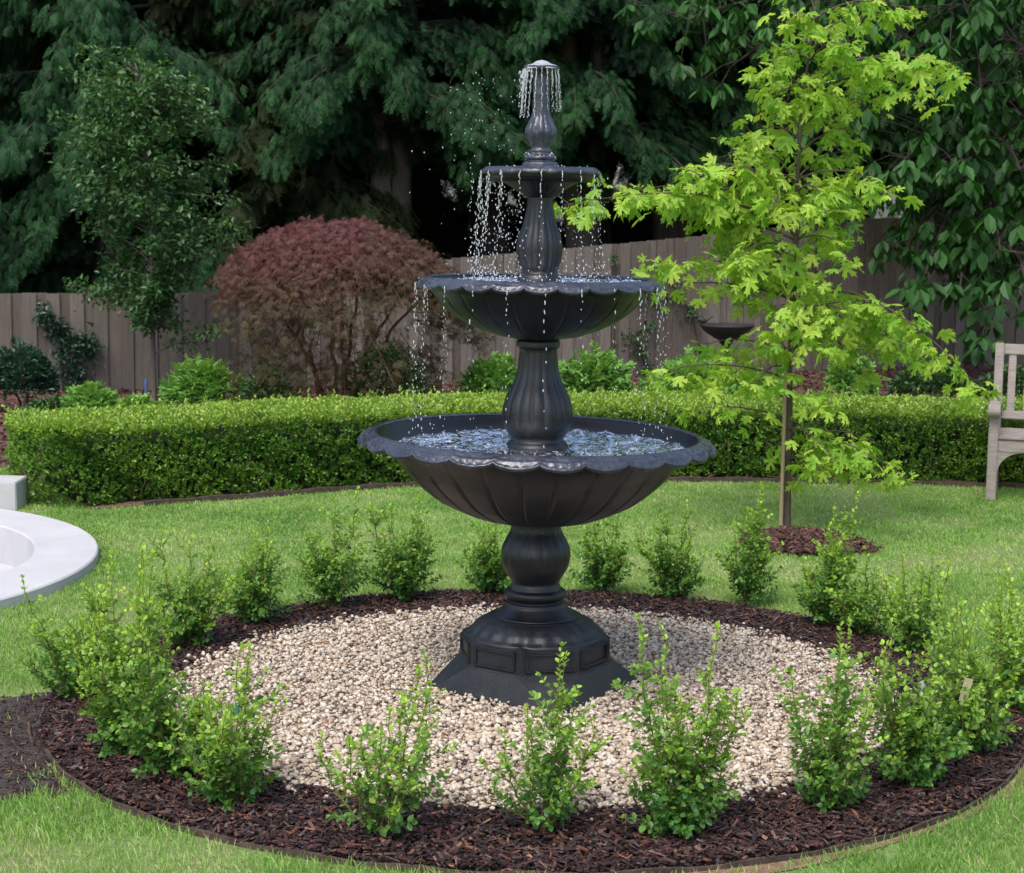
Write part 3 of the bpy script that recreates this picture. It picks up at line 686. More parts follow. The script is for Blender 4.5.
# ------------------------------------------------------------------ young box shrubs in the ring
def shrub(name, base, h, spread, nst, dens_, seed, label, lean=(0, 0), newamt=.5, group='young shrubs planted around the fountain'):
    global RNG
    keep = RNG; RNG = np.random.default_rng(seed); r = RNG
    root = empty(name, (base[0], base[1], .02), r.uniform(0, 6.28), label, 'shrub', group); vase = r.uniform(.8, 1.25); open_ = r.uniform(.0, .30)
    tb = Tubes(5); b = Bag(); lp = []; ld = []; lage = []; lsz = []
    def leafy(path, n, t0, age0, age1, size):
        t = np.linspace(t0, 1, n); idx = t*(len(path)-1); i0 = np.clip(idx.astype(int), 0, len(path)-2); fr = (idx-i0)[:, None]
        p = path[i0]*(1-fr)+path[i0+1]*fr; d = nrm(path[i0+1]-path[i0])
        x = nrm(np.cross(d, [0.3, .2, .93]+r.normal(0, .2, 3))); y = np.cross(d, x)
        for k in range(n):
            ph = (k % 2)*PI/2+r.normal(0, .3)
            for s in (0, PI):
                if r.random() < .07: continue
                q = math.cos(ph+s)*x[k]+math.sin(ph+s)*y[k]; up = .45+.7*t[k]*age1
                lp.append(p[k]); ld.append(q+d[k]*up+r.normal(0, .15, 3)); lage.append(age0+(age1-age0)*t[k]+r.normal(0, .08)); lsz.append(size*r.uniform(.7, 1.15)*(1-.3*t[k]*age1))
        lp.append(p[-1]); ld.append(d[-1]+r.normal(0, .1, 3)); lage.append(age1); lsz.append(size*.7)
        lp.append(p[-1]); ld.append(d[-1]+r.normal(0, .5, 3)); lage.append(age1); lsz.append(size*.6)
    for k in range(nst):
        a = r.uniform(0, 2*PI) if k else 0; rad = spread*1.15*math.sqrt(r.uniform(.05, 1))
        hh = h*r.uniform(.50, .88)*(1-.25*rad/spread); tall = k < max(2, nst//4)
        if tall: hh = h*r.uniform(.85, 1.0)
        p0 = np.array([r.normal(0, .012), r.normal(0, .012), -.02]); p2 = np.array([math.cos(a)*rad*vase, math.sin(a)*rad*vase, hh])
        p1 = np.array([p2[0]*r.uniform(.35, 1.0), p2[1]*r.uniform(.35, 1.0), hh*.42]); path = bez(p0, p1, p2, 14); path[1:] += r.normal(0, .005, (13, 3))
        tb.add(path, np.linspace(.0042, .0012, 14))
        nv = (newamt+.28)*r.uniform(.6, 1.5)
        leafy(path, int(hh/.016), .18, -.1, min(1, nv*(1.5 if tall else 1.0)), .029)
        ns = int(dens_*hh*40)
        for s in range(ns):
            t = r.uniform(.06+open_*.5, .72+.15*vase); pp = path[int(t*13)]; az = r.uniform(0, 2*PI); l = r.uniform(.04, .16)*(1.15-t*.75)
            e = pp+np.array([math.cos(az)*l, math.sin(az)*l, l*r.uniform(.1, 1.1)]); e[2] = max(e[2], .01)
            tw = bez(pp, (pp+e)/2+np.array([0, 0, -.01]), e, 6); tb.add(tw, np.linspace(.0018, .0008, 6))
            leafy(tw, max(3, int(l/.013)), .25, -.15+t*.3, -.1+nv*t*1.3, .028)
    n = len(lp); b.add(*LEAF, np.array(lp), frames(np.array(ld), roll=r.normal(0, .5, n)), (np.array(lsz)*r.uniform(.85, 1.15, n))[:, None]*np.array([[1.25, 1, 1]]), None, np.array(lage))
    link('stems', tb.mesh('stems'), M['stem'], root)
    link('foliage', b.mesh('foliage'), M['shrub_leaf'], root)
    RNG = keep
    return root
SH = [ # base px, top px, spread m, stems, density, new growth, label
 ((238, 800), 655, .20, 13, .85, .75, 'bushy shrub with lime shoots and a tan tag, front left on the bark ring'),
 ((378, 832), 655, .19, 10, .62, .80, 'open front shrub beside the green and tan tag, left of the fountain foot'),
 ((540, 832), 642, .15, 9, .65, .55, 'sparse shrub with two tall shoots directly in front of the fountain foot'),
 ((682, 835), 612, .16, 12, .95, .60, 'tall front shrub just right of the fountain foot, widest at the bottom'),
 ((820, 806), 618, .14, 10, .9, .60, 'upright shrub at the front right of the gravel, with one high thin shoot'),
 ((908, 780), 590, .17, 12, 1.0, .75, 'dense leafy shrub with a reddish bare stem on the right of the ring'),
 ((965, 748), 575, .21, 15, 1.0, .85, 'wide yellow green shrub holding the tan tag on the far right'),
 ((1012, 715), 575, .20, 13, .9, .85, 'rightmost shrub of the ring, cut off by the edge of the photo'),
 ((918, 655), 560, .20, 13, 1.0, .65, 'shrub with a pale grey tag behind the far right shrubs'),
 ((868, 640), 560, .15, 10, .9, .75, 'light green shrub below the mulch circle of the young tree, right of the stripped one'),
 ((828, 630), 505, .14, 11, 1.1, .55, 'bushy back right shrub with a tall pale shoot, in front of the young tree'),
 ((748, 607), 487, .13, 10, 1.0, .50, 'back shrub with a feathery tall top, left of the young tree trunk'),
 ((676, 602), 510, .16, 11, .9, .50, 'back shrub third to the right of the fountain stem'),
 ((600, 595), 520, .13, 11, 1.1, .30, 'dark round back shrub just right of the fountain stem'),
 ((492, 597), 520, .13, 11, 1.0, .35, 'back shrub half hidden just left of the fountain stem'),
 ((403, 604), 500, .16, 12, 1.15, .35, 'dark wide back shrub under the left side of the large basin'),
 ((336, 613), 505, .14, 11, 1.1, .45, 'back left shrub of rounded shape, second left of the large basin'),
 ((256, 628), 530, .15, 12, 1.1, .45, 'back left shrub on the bark between the lawn and the gravel rim'),
 ((188, 650), 535, .19, 12, .85, .65, 'loose spreading shrub at the left rear of the ring'),
 ((80, 705), 572, .17, 12, 1.0, .50, 'dark low shrub at the far left of the ring, beside the bare soil'),
 ((128, 752), 538, .20, 17, 1.0, .85, 'largest yellow green shrub, on the left side of the ring'),
 ((172, 775), 612, .14, 10, 1.1, .45, 'dark green low shrub leaning out in front of the largest left one'),
]
for i, (bp, ty, sp, ns, de, nw, lab) in enumerate(SH):
    q = G(bp[0], bp[1]+(7 if bp[1] > 740 else 0)); h = V(bp[0], ty, q[1])[2]*(1.0 if bp[1] > 660 else 1.10)
    shrub('young_shrub', q, max(h, .3), sp, ns, de, 100+i, lab, newamt=nw)

# plant tags
def plant_tag(u, v, D, l, w, tilt, rz, mat, label, tip=None):
    t = V(u, v, D); root = empty('plant_tag', (t[0], t[1], 0), rz, label, 'plant tag', 'plant tags in the young shrubs')
    bm = bmesh.new(); ro = Matrix.Rotation(tilt, 3, 'Y'); h = t[2]
    box(bm, (0, 0, h), (w, .0022, l), ro, .0006); bm_obj('label', bm, mat, root)
    if tip:
        bm = bmesh.new(); c = ro @ Vector((0, 0, l*.5+.012)); box(bm, (c[0], c[1], h+c[2]), (w*.8, .003, .045), ro, .0006); bm_obj('tip', bm, tip, root)
    tb = Tubes(5); tb.add(np.array([(0, .004, -.01), (-math.sin(tilt)*l*.3, .004, h-l*.35)]), .0015); link('stake', tb.mesh('stake'), M['stem'], root)
plant_tag(234, 728, 5.5, .085, .014, .15, .1, M['tag'], 'tan plastic plant tag standing in the front left bushy shrub', M['tag_green'])
plant_tag(360, 744, 5.3, .075, .013, .40, -.2, M['tag'], 'leaning tan tag with a green tip beside the open front shrub', M['tag_green'])
plant_tag(966, 690, 6.05, .085, .035, .25, .3, M['tag'], 'tan striped tag hanging in the yellow green shrub on the far right')
plant_tag(907, 600, 7.7, .06, .03, .1, -.1, M['tag_grey'], 'pale grey tag in the shrub behind the far right shrubs')
plant_tag(922, 690, 5.85, .06, .028, -.3, .5, M['tag_grey'], 'pale grey tag low in the leafy shrub with the reddish stem')

# ------------------------------------------------------------------ clipped hedge
hroot = empty('clipped_hedge', (HL[100][0], HL[100][1]+.5, 0), 0, 'long low clipped green hedge curving behind the lawn with lime new growth on top', 'hedge')
off = np.array([HL[100][0], HL[100][1]+.5, 0])
def hedge_pt(s, w):
    """s along 0..1, w 0..1 around the section: front foot -> front top -> back top -> back foot; returns position, normal"""
    i = s*(len(HL)-1); i0 = np.clip(i.astype(int), 0, len(HL)-2); fr = (i-i0)[:, None]
    p = HL[i0]*(1-fr)+HL[i0+1]*fr; n2 = HN[i0]
    Lp = np.array([H_H-.06, H_DEP-.12, H_H-.06]); c = np.array([0, .40, .82])
    dpt = np.zeros(len(s)); z = np.zeros(len(s)); nz = np.zeros(len(s)); nd = np.zeros(len(s))
    a = w < .40; t = w[a]/.40; z[a] = .01+(H_H-.03)*t; dpt[a] = .02+.03*t**4; nd[a] = -1; nz[a] = .9*t**5
    bq = (w >= .40) & (w < .82); t = (w[bq]-.40)/.42; z[bq] = H_H-.04*np.abs(2*t-1)**6; dpt[bq] = .02+(H_DEP-.04)*t; nz[bq] = 1; nd[bq] = -.6*(t < .06)+.6*(t > .94)
    cq = w >= .82; t = (w[cq]-.82)/.18; z[cq] = (H_H-.05)*(1-t); dpt[cq] = H_DEP; nd[cq] = 1
    P = np.c_[p+n2*dpt[:, None], z]; Nn = np.c_[n2*nd[:, None], nz]
    return P, nrm(Nn)
ns = 15500
s = RNG.random(ns); w = RNG.random(ns)
w = np.where(w > .82, RNG.random(ns)*.82, w)
Pn, Nn = hedge_pt(s, w)
# rounded left end
ne = 1500; a = RNG.uniform(-PI/2, PI/2, ne); z = H_H*np.sqrt(RNG.random(ne)); 
e0 = HL[0]+HN[0]*H_DEP/2; out = -HT[0]
rad = H_DEP/2*np.where(RNG.random(ne) < .7, 1, np.sqrt(RNG.random(ne)))
tp_ = rad < H_DEP/2*.98; z = np.where(tp_, H_H, z)
Pe = np.c_[e0+out*(np.cos(a)*rad*.62)[:, None]+HN[0]*(np.sin(a)*rad)[:, None], z]
Ne = nrm(np.c_[out*np.cos(a)[:, None]+HN[0]*np.sin(a)[:, None], np.where(tp_, 2.5, .15)])
Pn = np.concatenate([Pn, Pe]); Nn = np.concatenate([Nn, Ne]); ns = len(Pn)
pat = vnoise(Pn[:, :2]+Pn[:, 2:3]*.6+40, 2.2, 13)
lump = vnoise(Pn[:, :2]*1.0+Pn[:, 2:3]*.9+40, 7, 11)+.6*vnoise(Pn[:, :2]+Pn[:, 2:3]*1.7+40, 17, 12)
isTop = (Pn[:, 2] > H_H-.06)
Pn = Pn+Nn*((lump-.8)*np.where(isTop, .03, .075))[:, None]
# a sprig: 9 leaves around a short shoot
stray = np.where(isTop & (RNG.random(ns) < .05), RNG.uniform(1.5, 2.4, ns), 1.0)
hb = Bag()
for k in range(9):
    t = k/8; L0 = .055
    d = nrm(Nn*np.where(isTop, 1.0, .55)[:, None]+np.array([0, 0, .55])+RNG.normal(0, .38, (ns, 3)))
    Fr = frames(d)
    if k == 0: D0, F0 = d, Fr
    ang = k*2.4+RNG.uniform(0, 6.28, ns)*0+RNG.normal(0, .5, ns)
    side = F0[:, :, 0]*np.cos(ang)[:, None]+F0[:, :, 2]*np.sin(ang)[:, None]
    ld = nrm(side*(1.1-.6*t)+D0*(.35+.6*t)+RNG.normal(0, .15, (ns, 3)))
    pos = Pn+D0*(t*L0*stray[:, None]-.045)
    age = np.where(isTop, .38+.50*t, -.12+.34*t)+RNG.normal(0, .16, ns)+.40*(lump-.8)+.35*(pat-.5)+np.where((~isTop) & (RNG.random(ns) < .10), .35, 0)
    hb.add(*LEAF2, pos-off, frames(ld, roll=RNG.normal(0, .6, ns)), RNG.uniform(.020, .032, ns), None, age)
link('foliage', hb.mesh('hedge_foliage'), M['hedge_leaf'], hroot)
# solid dark core, the hedge's inner shade put into its colour
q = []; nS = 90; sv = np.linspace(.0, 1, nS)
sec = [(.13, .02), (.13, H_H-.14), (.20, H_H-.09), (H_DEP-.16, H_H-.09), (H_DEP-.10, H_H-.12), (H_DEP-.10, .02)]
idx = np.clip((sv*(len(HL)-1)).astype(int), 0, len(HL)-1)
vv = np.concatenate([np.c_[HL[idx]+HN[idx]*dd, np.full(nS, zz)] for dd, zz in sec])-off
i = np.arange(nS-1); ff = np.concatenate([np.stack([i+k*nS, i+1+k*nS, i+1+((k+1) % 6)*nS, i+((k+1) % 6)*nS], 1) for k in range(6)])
link('shade_core', np_mesh('hedge_core', vv, [ff, np.array([[k*nS for k in range(6)]])]), M['dark_inner'], hroot)
tb = Tubes(4)
for k in range(260):
    s0 = RNG.random(1); pA, _ = hedge_pt(s0, np.array([.01])); x = pA[0]+np.r_[HN[int(s0[0]*199)]*RNG.uniform(.04, .1), 0]
    tb.add(np.array([x-off, x-off+np.array([RNG.normal(0, .04), RNG.normal(-.02, .03), RNG.uniform(.1, .3)])]), RNG.uniform(.003, .007))
link('inner_stems', tb.mesh('hedge_stems'), M['stem'], hroot)['kind'] = 'stuff'

# ------------------------------------------------------------------ fence
froot = empty('paling_fence', (-.7, 19.15, 0), 0, 'long weathered grey brown timber paling fence along the back of the garden', 'fence')
FP = np.array(FENCE); FS = np.r_[0, np.cumsum(np.linalg.norm(np.diff(FP, axis=0), axis=1))]
def fence_at(s): return np.array([np.interp(s, FS, FP[:, 0]), np.interp(s, FS, FP[:, 1])])
def fence_top(x): return float(np.interp(x, [-11, -5, -3.2, -.9, 1.4, 4.2, 10], [.95, 1.02, 1.02, 1.35, 1.55, 1.83, 2.0]))
CUBE = T([(-.5, -.5, 0), (.5, -.5, 0), (.5, .5, 0), (-.5, .5, 0), (-.5, -.5, 1), (.5, -.5, 1), (.5, .5, 1), (-.5, .5, 1)], [(0, 1, 5, 4), (1, 2, 6, 5), (2, 3, 7, 6), (3, 0, 4, 7), (4, 5, 6, 7), (0, 3, 2, 1)])
b = Bag(); s = 0; k = 0
org = np.array([-.7, 19.15, 0])
pos, rm, sc, rn = [], [], [], []
while s < FS[-1]-.2:
    wd = .120+random.uniform(-.010, .010); c = fence_at(s+wd/2); d = nrm(fence_at(s+wd)-fence_at(s)); nn = np.array([-d[1], d[0]])
    h = fence_top(c[0])+random.gauss(0, .003); rel = nn*(-.009 if k % 2 else .009)
    pos.append(np.r_[c+rel, 0]-org); rm.append(np.array([[d[0], nn[0], random.gauss(0, .004)], [d[1], nn[1], 0], [0, 0, 1]])); sc.append((wd+(.012 if k % 2 else 0), .014, h)); rn.append(random.random())
    s += wd; k += 1
b.add(*CUBE, np.array(pos), np.array(rm), np.array(sc), np.array(rn))
link('palings', b.mesh('palings'), M['fence'], froot)
for rail_h in (.25, .82):
    b = Bag(); pos, rm, sc = [], [], []
    for s in np.arange(0, FS[-1]-1.5, 1.5):
        p, q = fence_at(s), fence_at(s+1.5); c = (p+q)/2; d = nrm(q-p); nn = np.array([-d[1], d[0]]); sl = (fence_top(q[0])-fence_top(p[0]))*rail_h/1.5
        pos.append(np.r_[c+nn*.045, fence_top(c[0])*rail_h]-org); rm.append(np.array([[d[0], nn[0], 0], [d[1], nn[1], 0], [sl, 0, 1]])); sc.append((1.5, .05, .08))
    b.add(*CUBE, np.array(pos), np.array(rm), np.array(sc)); link('rail', b.mesh('rail'), M['fence'], froot)

# ------------------------------------------------------------------ garden bench
def bench():
    fl = G(986, 500); d_side = np.array([1.0, .10]); 
    rz = R_(-6)-R_(12)*0
    root = empty('garden_bench', (fl[0], fl[1], 0), R_(-17), 'weathered grey teak slatted garden bench on the lawn at the right edge', 'bench')
    W, D = 1.45, .50
    def B(name, *boxes):
        bm = bmesh.new()
        for c, s, *rr in boxes: box(bm, c, s, rr[0] if rr else None, .006)
        return bm_obj(name, bm, M['teak'], root)
    lean = Matrix.Rotation(R_(-7), 3, 'X')
    for x in (.03, W-.03):
        B('leg', ((x, 0, .315), (.065, .065, .63)))
        bm = bmesh.new(); box(bm, (x, D-.0, .22), (.06, .06, .44), None, .006); box(bm, (x, D+.035, .72), (.06, .05, .62), lean, .006); bm_obj('leg', bm, M['teak'], root)
        # arm with rolled front
        bm = bmesh.new(); box(bm, (x, D/2-.02, .645), (.075, D+.06, .03), None, .008)
        r = bmesh.ops.create_cone(bm, cap_ends=True, segments=20, radius1=.045, radius2=.045, depth=.078, matrix=Matrix.Translation((x, -.045, .615)) @ Matrix.Rotation(PI/2, 4, 'Y'))
        bm_obj('armrest', bm, M['teak'], root)
        B('side_rail', ((x, D/2, .37), (.035, D-.06, .07)), ((x, D/2, .14), (.03, D-.06, .04)))
    B('front_rail', ((W/2, -.005, .375), (W-.126, .03, .085)))
    for sx, x in ((1, .063), (-1, W-.063)):
        bm = bmesh.new(); pts = [(0, .332)]+[(.13-.13*math.sin(t), .332-.13+.13*math.cos(t)) if False else (.15*(1-math.sin(t)), .332-.14*(1-math.cos(t))) for t in np.linspace(0, PI/2, 9)]
        pts = [(0, .333), (.16, .333)]+[(.16*(1-math.sin(t)), .333-.15*(1-math.cos(t))) for t in np.linspace(.15, PI/2, 9)]
        A = [bm.verts.new((x+sx*u, -.018, z)) for u, z in pts]; Bv = [bm.verts.new((x+sx*u, .010, z)) for u, z in pts]
        bm.faces.new(A); bm.faces.new(Bv[::-1])
        for i in range(len(pts)): bm.faces.new((A[i], Bv[i], Bv[(i+1) % len(pts)], A[(i+1) % len(pts)]))
        bmesh.ops.recalc_face_normals(bm, faces=bm.faces[:]); bm_obj('bracket', bm, M['teak'], root)
    B('seat', *[((W/2, y, .432), (W-.01 if y > .02 else W-.13, .062, .024)) for y in np.linspace(.0, D-.06, 6)])
    B('back_rail', ((W/2, D+.075, .985), (W-.12, .035, .075), lean)); B('back_rail', ((W/2, D+.012, .53), (W-.12, .032, .06), lean))
    nsl = 12
    for k in range(nsl):
        x = .12+(W-.24)*k/(nsl-1); B('back_slat', ((x, D+.045, .757), (.052, .016, .41), lean))
bench()

# ------------------------------------------------------------------ young lime green tree, its stake
def lime_tree():
    base = G(785, 530); D = base[1]
    root = empty('young_tree', base, 0, 'slender young tree with lime green pointed leaves on the lawn beside its stake', 'tree')
    tb = Tubes(8); lp, ld, ls = [], [], []
    def P(u, v, dy=0): return V(u, v, D+dy)-base
    trunk = np.array([P(786, 532), P(787, 480), P(789, 430), P(789, 370), P(792, 300), P(797, 230), P(798, 170), P(801, 110), P(810, 50), P(818, -10), P(822, -70)])
    tb.add(trunk, [.029, .026, .023, .020, .017, .015, .012, .010, .008, .006, .004])
    br = [ # start (u,v), mid, end, depth of end, leaves density
     ((795, 235), (720, 130), (570, 205), -.35, 1.2), ((796, 215), (730, 150), (640, 190), .25, 1.3), ((796, 200), (750, 120), (690, 170), -.15, 1.4), ((797, 225), (740, 190), (600, 185), .1, .8),
     ((794, 290), (740, 230), (650, 262), -.3, 1.2), ((793, 300), (720, 250), (632, 290), .2, .6), ((790, 350), (740, 320), (700, 345), .45, .6),
     ((790, 380), (720, 330), (655, 375), -.25, 1.0), ((790, 400), (730, 350), (690, 385), .35, .5), ((789, 420), (740, 385), (685, 412), -.4, .45),
     ((790, 440), (830, 395), (908, 478), -.35, .9), ((789, 460), (815, 430), (850, 475), .2, .6), ((789, 430), (800, 400), (835, 460), -.5, .6),
     ((793, 290), (880, 215), (978, 388), -.30, 1.25), ((794, 300), (850, 240), (920, 330), .25, .8), ((793, 320), (830, 270), (880, 310), -.1, .9), ((792, 340), (830, 290), (872, 372), .3, .6),
     ((806, 90), (870, -10), (962, 72), -.30, 1.3), ((806, 100), (860, 20), (930, 95), .2, .9), ((803, 110), (850, 50), (880, 105), -.1, .7),
     ((813, 20), (860, -40), (915, 12), 0, 1.1), ((815, 10), (800, -60), (780, -20), .1, .9), ((812, 50), (835, -10), (862, 20), .25, 1.1), ((814, 30), (805, -10), (792, 15), -.25, 1.2), ((811, 60), (825, 25), (848, 45), -.3, 1.2), ((808, 80), (835, 30), (885, 60), .15, 1.1), ((807, 90), (780, 50), (768, 85), .1, 1.1),
     ((789, 450), (830, 415), (885, 470), .15, 1.0), ((789, 445), (820, 400), (870, 440), -.15, 1.0), ((789, 460), (800, 440), (820, 470), -.3, .8), ((792, 330), (860, 290), (935, 355), .05, 1.0),
     ((798, 180), (840, 130), (890, 192), -.25, 1.2), ((797, 190), (830, 140), (862, 205), .25, 1.1), ((800, 140), (770, 80), (745, 150), -.2, 1.3), ((801, 130), (780, 70), (760, 115), .2, .9), ((804, 105), (790, 60), (775, 95), -.3, .8), ((810, 60), (830, 20), (835, 50), -.2, .9), ((812, 45), (795, 15), (790, 50), .15, .7),
     ((795, 250), (760, 210), (735, 262), -.35, 1.3), ((796, 240), (830, 200), (850, 262), -.3, 1.0), ((794, 280), (770, 240), (745, 300), .3, 1.0), ((794, 270), (815, 230), (835, 300), .35, .8), ((793, 310), (780, 270), (770, 330), -.45, 1.1), ((792, 330), (810, 290), (825, 345), -.4, 1.0),
     ((790, 370), (770, 340), (755, 385), -.35, .9), ((790, 390), (810, 360), (830, 405), -.3, .7), ((797, 200), (780, 150), (770, 215), -.45, 1.1), ((798, 190), (820, 150), (825, 215), -.45, 1.0),
     ((789, 455), (775, 430), (765, 440), .1, .4), ((795, 260), (700, 200), (745, 225), .5, .7)]
    rb = random.Random(3)
    for vv in np.linspace(40, 345, 15):
        sgn = rb.choice([-1, 1]); wmax = 62 if 90 < vv < 330 else 42
        reach = rb.uniform(.35, 1)*wmax*sgn; u0 = 798-(vv-200)*.035
        br.append(((u0, vv+rb.uniform(10, 28)), (u0+reach*.5, vv-12), (u0+reach, vv+rb.uniform(-8, 22)), rb.uniform(-.45, .45), rb.uniform(.8, 1.3)))
    for uu, v0 in ((690, 165), (720, 145), (745, 135), (660, 180), (735, 215), (705, 215), (765, 175), (760, 230), (720, 250)):
        br.append(((796, v0+60), (uu+45, v0+12), (uu, v0+rb.uniform(-6, 12)), rb.uniform(-.4, .4), .9))
    for (s, m_, e, dy, de) in br:
        p0, p1, p2 = P(*s), P(m_[0], m_[1]*.55+(s[1]+e[1])*.225, dy*.5), P(*e, dy); path = bez(p0, p1, p2, 16); path += RNG.normal(0, .004, path.shape)*np.linspace(0, 1, 16)[:, None]
        ln = np.linalg.norm(np.diff(path, axis=0), axis=1).sum()
        tb.add(path, np.linspace(.005+.003*ln, .0015, 16))
        for k in range(int(ln*56*de)):
            t = RNG.uniform(.22, 1)**.8; c = path[min(15, int(t*15.99))]
            if RNG.random() < .55: # short side twig
                c = c+RNG.normal(0, .055, 3)*np.array([1, 1, .7])+np.array([0, 0, -.02])
            az = RNG.uniform(0, 2*PI); dr = np.array([math.cos(az), math.sin(az), RNG.uniform(-1.1, .25)]); pl = RNG.uniform(.02, .06)
            dn = dr/np.linalg.norm(dr); lp.append(c+dn*pl); ld.append(dn+np.array([0, 0, -RNG.uniform(0, .9)])); ls.append(RNG.uniform(.08, .185)*(1.05-.15*t))
            if k % 3 == 0: tb.add(np.array([path[min(15, int(t*15.99))], c, c+dn*pl]), [.0022, .0016, .001])
        tip = path[-1]
        for k in range(int(5)):
            az = RNG.uniform(0, 2*PI); dn = nrm(np.array([math.cos(az), math.sin(az), RNG.uniform(-.9, .6)])); lp.append(tip+dn*.02); ld.append(dn); ls.append(RNG.uniform(.05, .09))
    n = len(lp); b = Bag(); b.add(*LOBED, np.array(lp), frames(np.array(ld), roll=RNG.normal(0, .7, n)), np.array(ls)*RNG.uniform(.7, 1.1, n), None, RNG.random(n)**1.3)
    link('trunk', tb.mesh('trunk'), M['bark'], root); link('crown', b.mesh('crown'), M['lime_leaf'], root)
    p = base+np.array([-.035, -.06, 0]); q = V(789, 262, D-.03)
    tb = Tubes(8); tb.add(np.array([p+[0, 0, -.05], (p+q)/2, q]), [.012, .012, .011])
    o = link('tree_stake', tb.mesh('tree_stake'), M['stake']); tag(o, 'thin pale timber stake standing against the young tree trunk', 'stake')
lime_tree()

# ------------------------------------------------------------------ red weeping maple
def red_maple():
    c = V(340, 395, 15.6); cx, cy = c[0], c[1]
    Rx = 1.10
    root = empty('weeping_maple', (cx, cy, 0), 0, 'domed weeping maple with feathery red and brown leaves in front of the fence', 'tree')
    tb = Tubes(7); Rx, Rz = 1.10, 0
    ztop = V(322, 224, 15.6)[2]
    lp, ld, ls, ag = [], [], [], []
    stems = [(-.10, .02, -.55, .1), (.02, 0, .05, -.3), (.05, .03, .6, .1), (-.02, -.03, -.15, .5), (.0, .02, .25, -.5), (-.04, 0, -.7, -.35), (.04, 0, .8, -.2)]
    for x0, y0, ex, ey in stems:
        top = np.array([ex, ey, ztop*.80-.25*abs(ex)]); path = bez((x0, y0, -.02), (x0+ex*.35, y0+ey*.35, ztop*.45), top, 14); path[2:-1] += RNG.normal(0, .012, (11, 3))
        tb.add(path, np.linspace(.024, .008, 14))
    # cascading layers: each pad is an arching branch that ends in a hanging fringe
    for k in range(460):
        a = RNG.uniform(0, 2*PI); rr = math.sqrt(RNG.random()); lay = RNG.random()**.8
        r1 = Rx*(.25+.80*rr)*(1-.06*lay); sx = 1.0; r1 *= 1+.10*math.sin(3*a+1)+.06*math.sin(7*a)
        dz = ztop*(.56+.44*math.sqrt(max(0, 1-(r1/(Rx*1.12))**2)))
        z1 = dz-.30*RNG.random()**2.5*(1 if rr > .6 else .35)
        e = np.array([math.cos(a)*r1, math.sin(a)*r1*.95, z1])
        if e[0] > .3: e[2] -= .06
        s = np.array([e[0]*.55, e[1]*.55, z1+.02+.04*RNG.random()]); m = (s+e)/2+np.array([0, 0, .08])
        path = bez(s, m, e+np.array([math.cos(a)*.04, math.sin(a)*.04, -.12]), 8)
        tb.add(path, np.linspace(.006, .002, 8))
        nL = 64
        t = RNG.uniform(.2, 1, nL); pp = path[(t*7.99).astype(int)]+RNG.normal(0, .05, (nL, 3))*[1.2, 1.2, .5]
        dd = np.c_[np.cos(a)*.5+RNG.normal(0, .5, nL), np.sin(a)*.5+RNG.normal(0, .5, nL), -RNG.uniform(.2, 1.3, nL)]
        lp.append(pp); ld.append(dd); ls.append(RNG.uniform(.04, .08, nL)); ag.append(np.clip((z1/ztop-.50)*2.1+RNG.normal(0, .15, nL)-.25*(e[0] > .25), 0, 1))
    # thin lower curtains down to the ground
    for k in range(115):
        a = RNG.uniform(0, 2*PI); r1 = Rx*RNG.uniform(.6, .95); z0 = RNG.uniform(.25, .75)*ztop*.8
        if math.cos(a) > .2 and RNG.random() < .5: z0 *= .7
        nL = 26; pp = np.c_[math.cos(a)*r1+RNG.normal(0, .05, nL), math.sin(a)*r1+RNG.normal(0, .05, nL), z0-RNG.uniform(0, .35, nL)]; pp[:, 2] = np.maximum(pp[:, 2], .08)
        tb.add(np.array([[math.cos(a)*r1*.7, math.sin(a)*r1*.7, z0+.1], [math.cos(a)*r1, math.sin(a)*r1, max(.1, z0-.2)]]), [.004, .002])
        lp.append(pp); ld.append(np.c_[RNG.normal(0, .6, nL), RNG.normal(0, .6, nL), -RNG.uniform(.2, 1, nL)]); ls.append(RNG.uniform(.045, .085, nL)); ag.append(np.clip(RNG.normal(.12, .15, nL), 0, 1))
    lp, ld, ls, ag = map(np.concatenate, (lp, ld, ls, ag)); n = len(lp)
    # each leaf: five thread lobes
    v, f = [], []
    for an in (-1.15, -.6, 0, .6, 1.15):
        l = 1-.28*abs(an); d = np.array([math.sin(an), math.cos(an), 0]); s_ = np.array([-d[1], d[0], 0])*.055; i = len(v)
        v += [(0, 0, 0), tuple(d*l*.5-s_+[0, 0, -.04]), tuple(d*l*.5+s_+[0, 0, -.04]), tuple(d*l+[0, 0, -.2])]; f += [(i, i+2, i+1), (i+1, i+2, i+3)]
    b = Bag(); b.add(np.array(v, float), np.array(f), lp, frames(ld, roll=RNG.normal(0, .8, n)), ls, None, ag)
    link('trunk', tb.mesh('trunk'), M['stem_red'], root); link('crown', b.mesh('crown'), M['red_leaf'], root)
red_maple()

